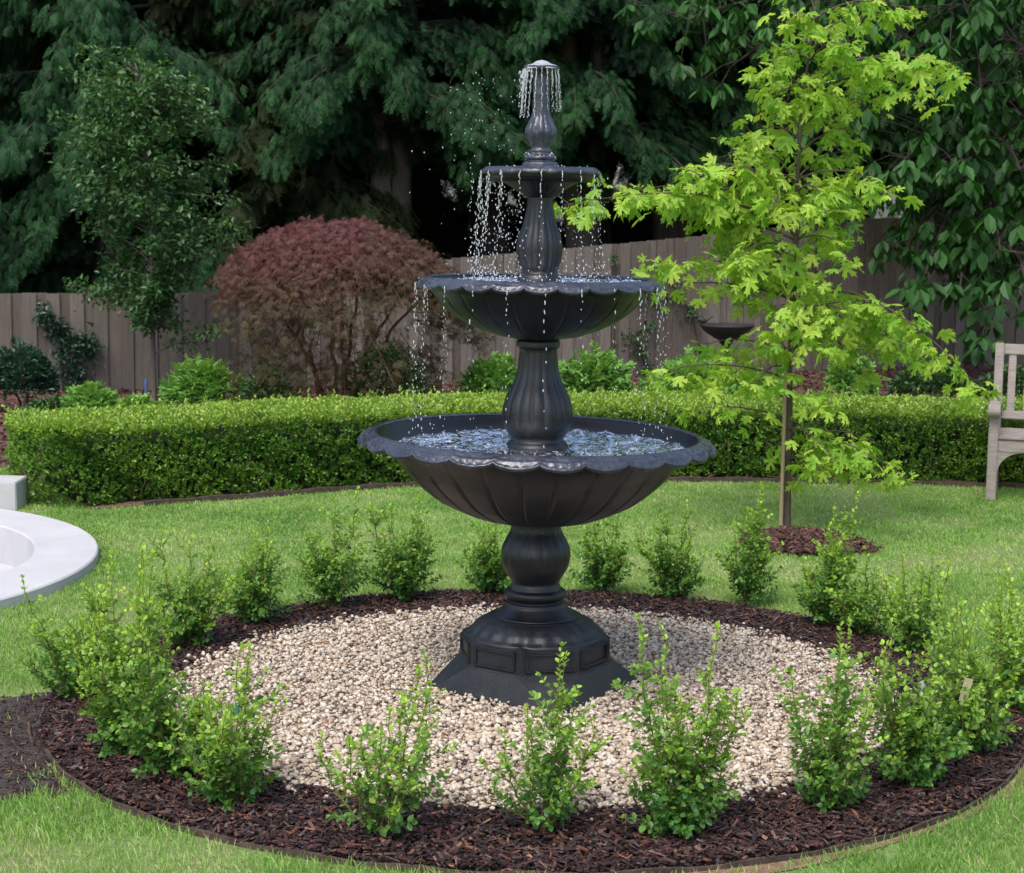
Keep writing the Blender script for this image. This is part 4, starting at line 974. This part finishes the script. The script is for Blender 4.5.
# ------------------------------------------------------------------ leafy masses: generic small shrubs
def leafy_shrub(name, base, w, d, h, n, size, mat, label, cat='shrub', group=None, droop=0.0, shell=.55, leaf=LEAF4, agef=.5, stems=9):
    root = empty(name, (base[0], base[1], 0), 0, label, cat, group)
    u = nrm(RNG.normal(0, 1, (n, 3))); u[:, 2] = np.abs(u[:, 2])*1.0-.15*RNG.random(n); r = (shell+(1-shell)*RNG.random(n)**.5)
    lump = .78+.44*vnoise(np.c_[np.arctan2(u[:, 1], u[:, 0])*1.5+9, u[:, 2]*3+9], 1.6, int(abs(base[0]*100)) % 90)
    p = u*(r*lump)[:, None]*np.array([w/2, d/2, h*.62]); p[:, 2] += h*.38; p[:, 2] = np.maximum(p[:, 2], .02)
    dirs = nrm(u*np.array([1, 1, .5])+RNG.normal(0, .55, (n, 3))+np.array([0, 0, .25-droop]))
    b = Bag(); b.add(*leaf, p, frames(dirs, roll=RNG.normal(0, .5, n)), size*RNG.uniform(.6, 1.2, n), None, agef*(u[:, 2]*.8+.2*lump)+RNG.normal(0, .12, n))
    tb = Tubes(5)
    for k in range(stems):
        e = p[RNG.integers(n)]*.85; tb.add(bez((e[0]*.1, e[1]*.1, -.02), (e[0]*.4, e[1]*.4, e[2]*.6), e, 7), np.linspace(.010*h+.003, .003, 7))
    link('stems', tb.mesh('stems'), M['bark'], root); link('foliage', b.mesh('foliage'), mat, root)
    return root
def sh(u, v_base, v_top, wpx, n, size, mat, label, D=None, name='leafy_plant', **k):
    q = G(u, v_base) if D is None else np.r_[V(u, v_base, D)[:2], 0]; D = q[1]; h = V(u, v_top, D)[2]; w = wpx*D/F_PX
    return leafy_shrub(name, q, w, w*.9, h, n, size, mat, label, **k)
sh(25, 398, 345, 62, 2600, .075, M['dark_shrub'], 'dark blue green rounded shrub at the far left by the fence', D=16.2, name='dark_shrub', agef=.6)
pg = 'bright green perennials in the border behind the hedge'
sh(48, 412, 400, 50, 500, .07, M['ivy'], 'low mid green plant below the dark rounded shrub', D=15.2, cat='plant', group=pg)
sh(92, 408, 385, 52, 800, .09, M['perennial'], 'light green leafy plant left of the slim tree trunk', D=15.0, cat='plant', group=pg, leaf=LOBED)
sh(138, 408, 396, 36, 420, .08, M['perennial'], 'smallest light green plant at the foot of the slim tree', D=15.0, cat='plant', group=pg, leaf=LOBED)
sh(202, 402, 362, 72, 1300, .10, M['perennial'], 'large light green plant left of the weeping maple', D=15.6, cat='plant', group=pg, leaf=LOBED)
sh(240, 402, 378, 44, 600, .09, M['perennial'], 'light green plant between the large left one and the darker maple shrub', D=15.8, cat='plant', group=pg, leaf=LOBED)
sh(268, 400, 364, 58, 1300, .055, M['ivy'], 'darker green small leaved shrub under the left of the weeping maple', D=15.0, name='small_shrub', agef=.9)
sh(385, 398, 342, 84, 2600, .05, M['ivy'], 'loose olive green shrub under the right side of the weeping maple', D=15.2, name='small_shrub', agef=.9)
sh(492, 398, 360, 60, 1000, .10, M['perennial'], 'bright green plant seen just left of the fountain column', D=16.0, cat='plant', group=pg, leaf=LOBED)
sh(594, 398, 352, 68, 1200, .10, M['perennial'], 'bright green plant seen just right of the fountain column', D=16.6, cat='plant', group=pg, leaf=LOBED)
sh(690, 398, 360, 95, 1500, .10, M['perennial'], 'wide green plant around the foot of the dark bird bath', D=16.4, cat='plant', group=pg, leaf=LOBED)
sh(760, 398, 372, 60, 800, .09, M['perennial'], 'green plant behind the stake of the young tree', D=16.6, cat='plant', group=pg, leaf=LOBED)
sh(850, 398, 352, 46, 700, .09, M['perennial'], 'green plant behind the right branches of the young tree', D=16.8, cat='plant', group=pg, leaf=LOBED)
sh(930, 398, 362, 80, 1500, .075, M['ivy'], 'dark green shrub behind the hedge, left of the bench', D=17.0, name='dark_shrub', agef=.8)
sh(1010, 398, 368, 70, 1200, .075, M['ivy'], 'dark green shrub seen through the bench back', D=17.0, name='dark_shrub', agef=.6)

# climbers on the fence
def climber(label, pts, n, size, mat):
    """pts: px centres with half widths, on the fence's garden face"""
    base = None; lp = []; path = []
    def on_fence(u, v):
        best = None
        d = ray(u, v); o = np.array([0, 0, H_CAM])
        for A, Bq in zip(FENCE, FENCE[1:]):
            e = Bq-A; nn = np.array([-e[1], e[0]]); t = (A@nn)/(d[0]*nn[0]+d[1]*nn[1]); p = o+d*t; s = (p[:2]-A)@e/(e@e)
            if -.01 <= s <= 1.01: return p-np.r_[nn/np.linalg.norm(nn)*.03, 0]
        return None
    q0 = on_fence(pts[0][0], pts[0][1]); base = np.r_[q0[:2], 0]
    root = empty('climbing_plant', base, 0, label, 'climbing plant', 'climbers on the fence')
    tb = Tubes(5); path = [np.array([0, 0, 0.])]
    for u, v, w in pts:
        q = on_fence(u, v)-base; path.append(q); m = n//len(pts)
        lp.append(q+RNG.normal(0, 1, (m, 3))*np.array([w*.0062, .05, w*.0062]))
    lp = np.concatenate(lp); lp[:, 1] -= np.abs(RNG.normal(0, .05, len(lp))); lp[:, 2] = np.maximum(lp[:, 2], .03)
    tb.add(np.array(path), .012)
    m = len(lp); b = Bag(); b.add(*LEAF4, lp, frames(np.c_[RNG.normal(0, .7, m), -np.abs(RNG.normal(.4, .3, m)), RNG.normal(-.2, .6, m)], roll=RNG.normal(0, .5, m)), size*RNG.uniform(.6, 1.2, m), None, RNG.random(m)*.6)
    link('stem', tb.mesh('stem'), M['bark'], root); link('foliage', b.mesh('foliage'), mat, root)
climber('dark leafy climber rising in a hook shape on the fence at the left', [(76, 388, 9), (74, 368, 14), (78, 350, 18), (66, 338, 12), (56, 325, 9), (45, 314, 7), (88, 345, 9)], 1300, .065, M['dark_shrub'])
climber('thin dark climber on the fence just right of the middle basin', [(700, 352, 5), (690, 312, 9), (675, 292, 8), (655, 296, 10), (640, 290, 9)], 420, .06, M['ivy'])
climber('sparse creeper on the fence below the right edge of the middle basin', [(645, 370, 7), (640, 350, 9), (630, 335, 10), (648, 325, 6)], 330, .055, M['ivy'])
climber('tiny sprig of creeper on the fence above the middle basin', [(613, 262, 4), (612, 258, 4)], 50, .05, M['ivy'])

# ------------------------------------------------------------------ bird bath, blue marker
def birdbath():
    D = 17.2; p = V(725, 390, D); k = D/F_PX
    root = empty('bird_bath', (p[0], p[1], 0), 0, 'dark metal bird bath with a bird on its rim, standing before the fence', 'bird bath')
    def z(v): return float(V(725, v, D)[2])
    v, f = revolve([(.16, 0), (.16, .03), (.10, .05), (.045, .09), (.035, .2), (.05, z(356)), (.03, z(350)), (.035, z(346)), (.07, z(342))], 24); link('pedestal', np_mesh('pedestal', v, f, None, True), M['iron'], root)
    v, f = revolve([(.04, z(342)), (.12, z(338)), (.21, z(332)), (.265, z(326)), (.27, z(324.5)), (.255, z(325)), (.18, z(331)), (.01, z(334))], 32); link('bowl', np_mesh('bowl', v, f, None, True), M['iron'], root)
    bm = bmesh.new()
    def egg(c, s, rz=0, ry=0):
        mt = Matrix.Translation(c) @ Matrix.Rotation(ry, 4, 'Y') @ Matrix.Diagonal((*s, 1)); bmesh.ops.create_uvsphere(bm, u_segments=14, v_segments=9, radius=1, matrix=mt)
    zz = z(324)
    egg((-.245, 0, zz+.035), (.055, .030, .030), ry=.25); egg((-.30, 0, zz+.070), (.024, .020, .020)); egg((-.332, 0, zz+.068), (.014, .006, .006)); egg((-.175, 0, zz+.045), (.055, .016, .008), ry=-.6)
    for s in (-1, 1): egg((-.245, .012*s, zz+.010), (.004, .004, .016))
    bm_obj('bird_figure', bm, M['iron'], root, True)
birdbath()
q = V(146, 392, 16.4); tb = Tubes(8); tb.add(np.array([[q[0], q[1], -.02], [q[0], q[1], .30], [q[0], q[1], .31]]), [.014, .014, .004])
tag(link('marker_post', tb.mesh('marker_post'), M['blue']), 'short blue marker post at the foot of the slim tree', 'marker post')

# ------------------------------------------------------------------ slim small tree, left
def slim_tree():
    p = V(154, 395, 17.0)
    root = empty('slim_tree', (p[0], p[1], 0), 0, 'slim tree with small bright leaves and a thin trunk in front of the fence', 'tree')
    tb = Tubes(7); b = Bag(); D = 17.0
    def Q(u, v, dy=0): r = V(u, v, D+dy); return r-np.array([p[0], p[1], 0])
    tb.add(np.array([[0, 0, -.02], Q(153, 345), Q(152, 280), Q(150, 200), Q(140, 120), Q(135, 65)]), [.028, .024, .02, .016, .010, .004])
    lp, ld, ag = [], [], []
    for k in range(150):
        t = RNG.random()**.85; v0 = 330-260*t; st = Q(152-14*t, v0)
        hw = 78*math.sin(PI*min(1, (.18+.82*(1-t))))**.6*(1 if t > .12 else .6); hw = max(24, hw)*RNG.uniform(.55, 1.12)
        a = RNG.uniform(0, 2*PI); rr = hw*D/F_PX; e = st+np.array([math.cos(a)*rr, math.sin(a)*rr*.9, RNG.uniform(-.05, .28)]); path = bez(st, (st+e)/2+[0, 0, .06], e, 9)
        tb.add(path, np.linspace(.007, .002, 9)); nl = 85
        tt = RNG.uniform(.3, 1, nl); c = path[(tt*8.99).astype(int)]+RNG.normal(0, .055, (nl, 3))
        lp.append(c); ld.append(np.c_[RNG.normal(math.cos(a)*.4, .7, nl), RNG.normal(math.sin(a)*.4, .7, nl), RNG.normal(-.25, .5, nl)]); ag.append(RNG.random(nl)**2*.9*(.4+.6*t))
    # one low arm reaching right, one left
    for eu, ev in ((245, 232), (225, 222), (70, 285), (90, 290), (218, 330)):
        e = Q(eu, ev, RNG.uniform(-.2, .2)); st = Q(152, ev+25); path = bez(st, (st+e)/2+[0, 0, .05], e, 10); tb.add(path, np.linspace(.008, .002, 10)); nl = 170
        tt = RNG.uniform(.35, 1, nl); lp.append(path[(tt*9.99).astype(int)]+RNG.normal(0, .06, (nl, 3))); ld.append(RNG.normal(0, 1, (nl, 3))+[0, 0, -.3]); ag.append(RNG.random(nl)**2*.7)
    lp, ld, ag = map(np.concatenate, (lp, ld, ag)); n = len(lp)
    b.add(*LEAF4, lp, frames(ld, roll=RNG.normal(0, .6, n)), RNG.uniform(.045, .085, n), None, ag)
    link('trunk', tb.mesh('trunk'), M['bark_dark'], root); link('crown', b.mesh('crown'), M['mid_leaf'], root)
slim_tree()

# ------------------------------------------------------------------ big trees behind the fence
def conifer_meshes(seed, h, r, z_low, nb, mat, sprays, size, tr=.2, forks=1, droop=.5, bare=0.0):
    global RNG
    keep = RNG; RNG = np.random.default_rng(seed)
    tb = Tubes(12); tb2 = Tubes(6); b = Bag()
    heads = []
    for k in range(forks):
        a = 2.1*k+.4; dx, dy = (0, 0) if forks == 1 else (math.cos(a)*.45, math.sin(a)*.3)
        path = bez((0, 0, -.1), (dx*.3, dy*.3, h*.35), (dx*2, dy*2, h*.97), 16); path[2:] += RNG.normal(0, .03, (14, 3)); tb.add(path, np.linspace(tr, .03, 16)*(1 if k == 0 else .75)); heads.append(path)
    pos, dr, nr, sz, ag = [], [], [], [], []
    for k in range(nb):
        t = (k+RNG.random())/nb; z0 = z_low+(h-z_low-.3)*t**1.05; hd = heads[k % len(heads)]
        c = np.array([np.interp(z0, hd[:, 2], hd[:, i]) for i in range(3)]); a = RNG.uniform(0, 2*PI)
        ln = r*(1-.80*t**1.4)*RNG.uniform(.7, 1.12)
        e = c+np.array([math.cos(a)*ln, math.sin(a)*ln, ln*(.18-droop*.6)+RNG.normal(0, .12)]); m_ = c+np.array([math.cos(a)*ln*.5, math.sin(a)*ln*.5, ln*.22])
        path = bez(c, m_, e, 12); tb2.add(path, np.linspace(.020+.006*ln, .003, 12))
        nsp = int(ln*165)+14
        tt = RNG.uniform(.28+bare, 1, nsp)**.9; i = np.clip(tt*10.99, 0, 10).astype(int); bp = path[i]; bd = nrm(path[i+1]-path[i])
        sd = np.cross(bd, [0, 0, 1.]); side = RNG.choice([-1, 1], nsp)[:, None]
        d = nrm(bd*RNG.uniform(.4, 1.1, nsp)[:, None]+sd*side*RNG.uniform(.1, 1.0, nsp)[:, None]+np.c_[np.zeros(nsp), np.zeros(nsp), -RNG.uniform(.0, droop*1.5, nsp)]+RNG.normal(0, .12, (nsp, 3)))
        pos.append(bp+sd*side*RNG.random((nsp, 1))**1.5*.30*(1.15-tt[:, None])+RNG.normal(0, .05, (nsp, 3))-np.c_[np.zeros(nsp), np.zeros(nsp), RNG.random(nsp)**2*.14]); dr.append(d); sz.append(size*RNG.uniform(.65, 1.25, nsp)*(1-.25*t)); ag.append(np.clip((tt-.45)*1.3*RNG.uniform(.2, 1.2, nsp), 0, 1))
    pos, dr, sz, ag = map(np.concatenate, (pos, dr, sz, ag)); n = len(pos)
    for q in range(len(sprays)):
        s = slice(q, None, len(sprays)); m_ = len(pos[s]); b.add(*sprays[q], pos[s], frames(dr[s], roll=RNG.normal(0, .45, m_)), sz[s], None, ag[s])
    tm = tb.mesh('trunk'); tm.materials.append(M['bark_dark']); cm = b.mesh('crown'); cm.materials.append(mat)
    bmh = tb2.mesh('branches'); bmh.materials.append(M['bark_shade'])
    RNG = keep
    return tm, cm, bmh
def place(name, meshes, loc, rz, s, label, group):
    root = empty(name, (loc[0], loc[1], 0), rz, label, 'tree', group); root.scale = (s, s, s)
    link('trunk', meshes[0], None, root); link('crown', meshes[1], None, root); link('branches', meshes[2], None, root)['kind'] = 'stuff'; return root
cB = conifer_meshes(1, 9.0, 2.3, .5, 235, M['blue_conifer'], SPRAYS, .18, .22, 1, .75)
cG = conifer_meshes(2, 9.5, 2.7, 2.55, 225, M['green_conifer'], SPRAYS, .18, .24, 2, .6)
cO = conifer_meshes(3, 9.0, 2.3, 1.2, 200, M['olive_conifer'], SPRAY_NARROW, .25, .2, 1, .45)
gt = 'tall conifers beyond the fence'
place('blue_conifer', cB, (-7.4, 20.2), 0, 1.0, 'blue green drooping conifer at the far left beyond the fence', gt)
place('blue_conifer', cB, (-4.8, 21.2), 2.1, 1.05, 'blue green drooping conifer standing behind the slim tree', gt)
place('olive_conifer', cO, (-3.0, 22.2), .3, 1.0, 'olive brown conifer with wispy foliage between the blue green and bright green ones', gt)
place('green_conifer', cG, (-1.45, 21.6), .9, 1.0, 'green conifer with a thick grey forked trunk behind the weeping maple', gt)
place('green_conifer', cG, (.9, 22.6), 2.6, 1.0, 'dark green conifer directly behind the top of the fountain', gt)
place('green_conifer', cG, (2.9, 24.5), 4.4, 1.0, 'dark green conifer behind the crown of the young lime green tree', gt)
gb = 'back row of dark trees closing the view beyond the fence'
rowx = [(-12.5, 22, cB), (-10, 25.5, cG), (-7.0, 25.5, cB), (-4.2, 26.5, cG), (-1.6, 27, cO), (1.2, 27.5, cG), (3.9, 28.5, cG), (6.6, 29, cG), (9.4, 28.5, cB), (12.4, 28, cG), (-8.8, 31, cG), (-5.6, 31.5, cG), (-2.6, 32, cB), (.2, 32.5, cG), (3.2, 33, cB), (6.4, 33, cG), (9.6, 33, cG), (15.5, 30, cG), (-15.5, 27, cG), (2.1, 24.2, cG), (-.3, 24.6, cG), (12.5, 23.5, cG), (16.5, 25, cB), (20, 30, cG), (-12.5, 18.5, cG), (-17, 21, cB)]
for i, (x, y, mm) in enumerate(rowx):
    place('background_conifer', mm, (x, y), i*1.3, 1.12+.1*(i % 3), 'dark background conifer in the shade deep behind the fence', gb)

# broad leaved tree with big drooping leaves, right
def broad_tree(x, y, branches, label, name='broadleaf_tree', trunk_h=5.5, tr=.16, seed=5):
    root = empty(name, (x, y, 0), 0, label, 'tree', 'big leaved trees overhanging the right of the fence')
    tb = Tubes(8); b = Bag(); r = np.random.default_rng(seed)
    tb.add(bez((0, 0, -.05), (.1, 0, trunk_h*.5), (0, .1, trunk_h), 12), np.linspace(tr, .08, 12))
    lp, ld, ls, ag = [], [], [], []
    for (z0, ex, ey, ez, spread, n) in branches:
        s = np.array([0, 0, z0]); e = np.array([ex-x, ey-y, ez]); m_ = (s+e)/2; m_[2] = max(z0, ez)+.35; path = bez(s, m_, e, 16); tb.add(path, np.linspace(.05, .012, 16))
        for k in range(n):
            t = r.uniform(.35, 1); c = path[int(t*15.99)]; tip = c+r.normal(0, spread, 3)*[1, 1, .75]; tb.add(np.array([c, (c+tip)/2+[0, 0, .05], tip]), [.008, .005, .003])
            a0 = r.uniform(0, 2*PI); nl = r.integers(6, 10)
            for q in range(nl):
                a = a0+q*2*PI/nl+r.normal(0, .2); lp.append(tip+np.array([math.cos(a), math.sin(a), 0])*.02+[0, 0, r.uniform(-.10, .03)]); ld.append((math.cos(a), math.sin(a), -r.uniform(.5, 2.4))); ls.append(r.uniform(.13, .24)); ag.append(np.clip(r.normal(.25, .25), 0, 1))
    n = len(lp); b.add(*LEAF, np.array(lp), frames(np.array(ld), roll=r.normal(0, .35, n)), np.array(ls)[:, None]*np.array([[.95, 1, 1]]), None, np.array(ag))
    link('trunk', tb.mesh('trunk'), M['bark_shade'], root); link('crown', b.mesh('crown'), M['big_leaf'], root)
def bp(u, v, D): q = V(u, v, D); return (q[0], q[1], q[2])
brs = []
for (u, v, D, sp, n) in [(960, 290, 18.6, .30, 34), (925, 275, 18.8, .25, 26), (1000, 250, 18.0, .34, 36), (905, 250, 19.2, .22, 20), (1030, 300, 17.8, .30, 26), (985, 330, 18.3, .22, 20), (940, 320, 18.6, .18, 14),
                        (960, 180, 18.5, .38, 30), (1020, 170, 18, .4, 36), (900, 165, 19, .34, 24), (980, 90, 18.5, .45, 44), (1030, 60, 18, .45, 40), (900, 60, 19, .45, 44), (860, 120, 19.5, .40, 36), (850, 30, 19.2, .45, 40), (950, 10, 18.6, .45, 40),
                        (1080, 130, 18, .5, 36), (1080, 260, 18, .4, 30), (1100, 20, 18, .5, 36), (900, -70, 19, .5, 30), (1000, -80, 18.5, .5, 30), (860, 190, 20, .25, 14)]:
    x_, y_, z_ = bp(u, v, D); brs.append((min(5, max(2.0, z_+.3)), x_, y_, z_, sp, n))
broad_tree(5.75, 22.2, brs, 'big leaved tree with drooping foliage hanging over the fence at the right', seed=5)
brs = []
for (u, v, D, sp, n) in [(690, 20, 20.5, .42, 34), (740, 60, 20.3, .42, 36), (790, 20, 20, .45, 38), (780, 100, 20.5, .38, 30), (720, -30, 20.5, .45, 30), (830, 80, 20.5, .4, 30), (850, 150, 21, .38, 26), (800, -60, 20, .5, 30), (760, 170, 21.5, .3, 16), (830, 215, 21.8, .2, 10), (880, 110, 21.5, .4, 26)]:
    x_, y_, z_ = bp(u, v, D); brs.append((min(5, max(2.0, z_+.3)), x_, y_, z_, sp, n))
broad_tree(4.35, 23.6, brs, 'big leaved tree behind the upper crown of the young lime green tree', seed=6)
sh(885, 330, 205, 110, 2200, .09, M['perennial'], 'light green bush added for the lit grass beyond the fence, under the big leaved trees', D=26, name='woodland_bush', agef=.8)  # added bush: its pale leaf colour stands in for brightly lit grass
sh(480, 330, 195, 46, 500, .09, M['perennial'], 'small light green sapling in the dark gap left of the fountain', D=27, name='woodland_bush', agef=.8)

# ------------------------------------------------------------------ light, world, camera
sc = bpy.context.scene
SUN_EL, SUN_AZ = R_(58), R_(205)      # azimuth clockwise from +Y: behind the camera, a little to the left
w = bpy.data.worlds.new('World'); sc.world = w; w.use_nodes = True
nt = w.node_tree; nt.nodes.clear(); ow = nt.nodes.new('ShaderNodeOutputWorld'); bg = nt.nodes.new('ShaderNodeBackground'); sky = nt.nodes.new('ShaderNodeTexSky')
sky.sky_type = 'NISHITA'; sky.sun_disc = False; sky.sun_elevation = SUN_EL; sky.sun_rotation = SUN_AZ; sky.air_density = 1.0; sky.dust_density = 3.0; sky.ozone_density = .6
bg.inputs[1].default_value = .15
L(nt, sky, 0, bg, 0); L(nt, bg, 0, ow, 0)
sd = bpy.data.lights.new('sun', 'SUN'); sd.energy = 1.5; sd.angle = R_(25); sd.color = (1, .98, .96)
so = bpy.data.objects.new('sun', sd); C.objects.link(so)
dirv = Vector((math.sin(SUN_AZ)*math.cos(SUN_EL), math.cos(SUN_AZ)*math.cos(SUN_EL), math.sin(SUN_EL)))
so.rotation_euler = dirv.to_track_quat('Z', 'Y').to_euler(); so.location = (0, 0, 15)
cd = bpy.data.cameras.new('camera'); cam = bpy.data.objects.new('camera', cd); C.objects.link(cam); sc.camera = cam
cd.sensor_width = 36; cd.lens = F_PX/1024*36; cd.clip_end = 400; cd.clip_start = .05
cam.location = (0, 0, H_CAM)
# look along +Y, pitched down; rolled so the picture turns clockwise
Rm = Matrix.Rotation(-PITCH, 4, 'X') @ Matrix.Rotation(PI/2, 4, 'X') @ Matrix.Rotation(ROLL, 4, 'Z')
cam.rotation_euler = Rm.to_euler()
cd.dof.use_dof = True; cd.dof.focus_distance = 7.0; cd.dof.aperture_fstop = 9.0
sc.view_settings.view_transform = 'Standard'; sc.view_settings.look = 'None'; sc.view_settings.exposure = 0.85; sc.view_settings.gamma = 1
sc.render.engine = 'CYCLES'; cy = sc.cycles
cy.use_denoising = True; cy.max_bounces = 8; cy.diffuse_bounces = 3; cy.glossy_bounces = 3; cy.transmission_bounces = 6; cy.transparent_max_bounces = 8
cy.use_adaptive_sampling = True; cy.adaptive_threshold = .02
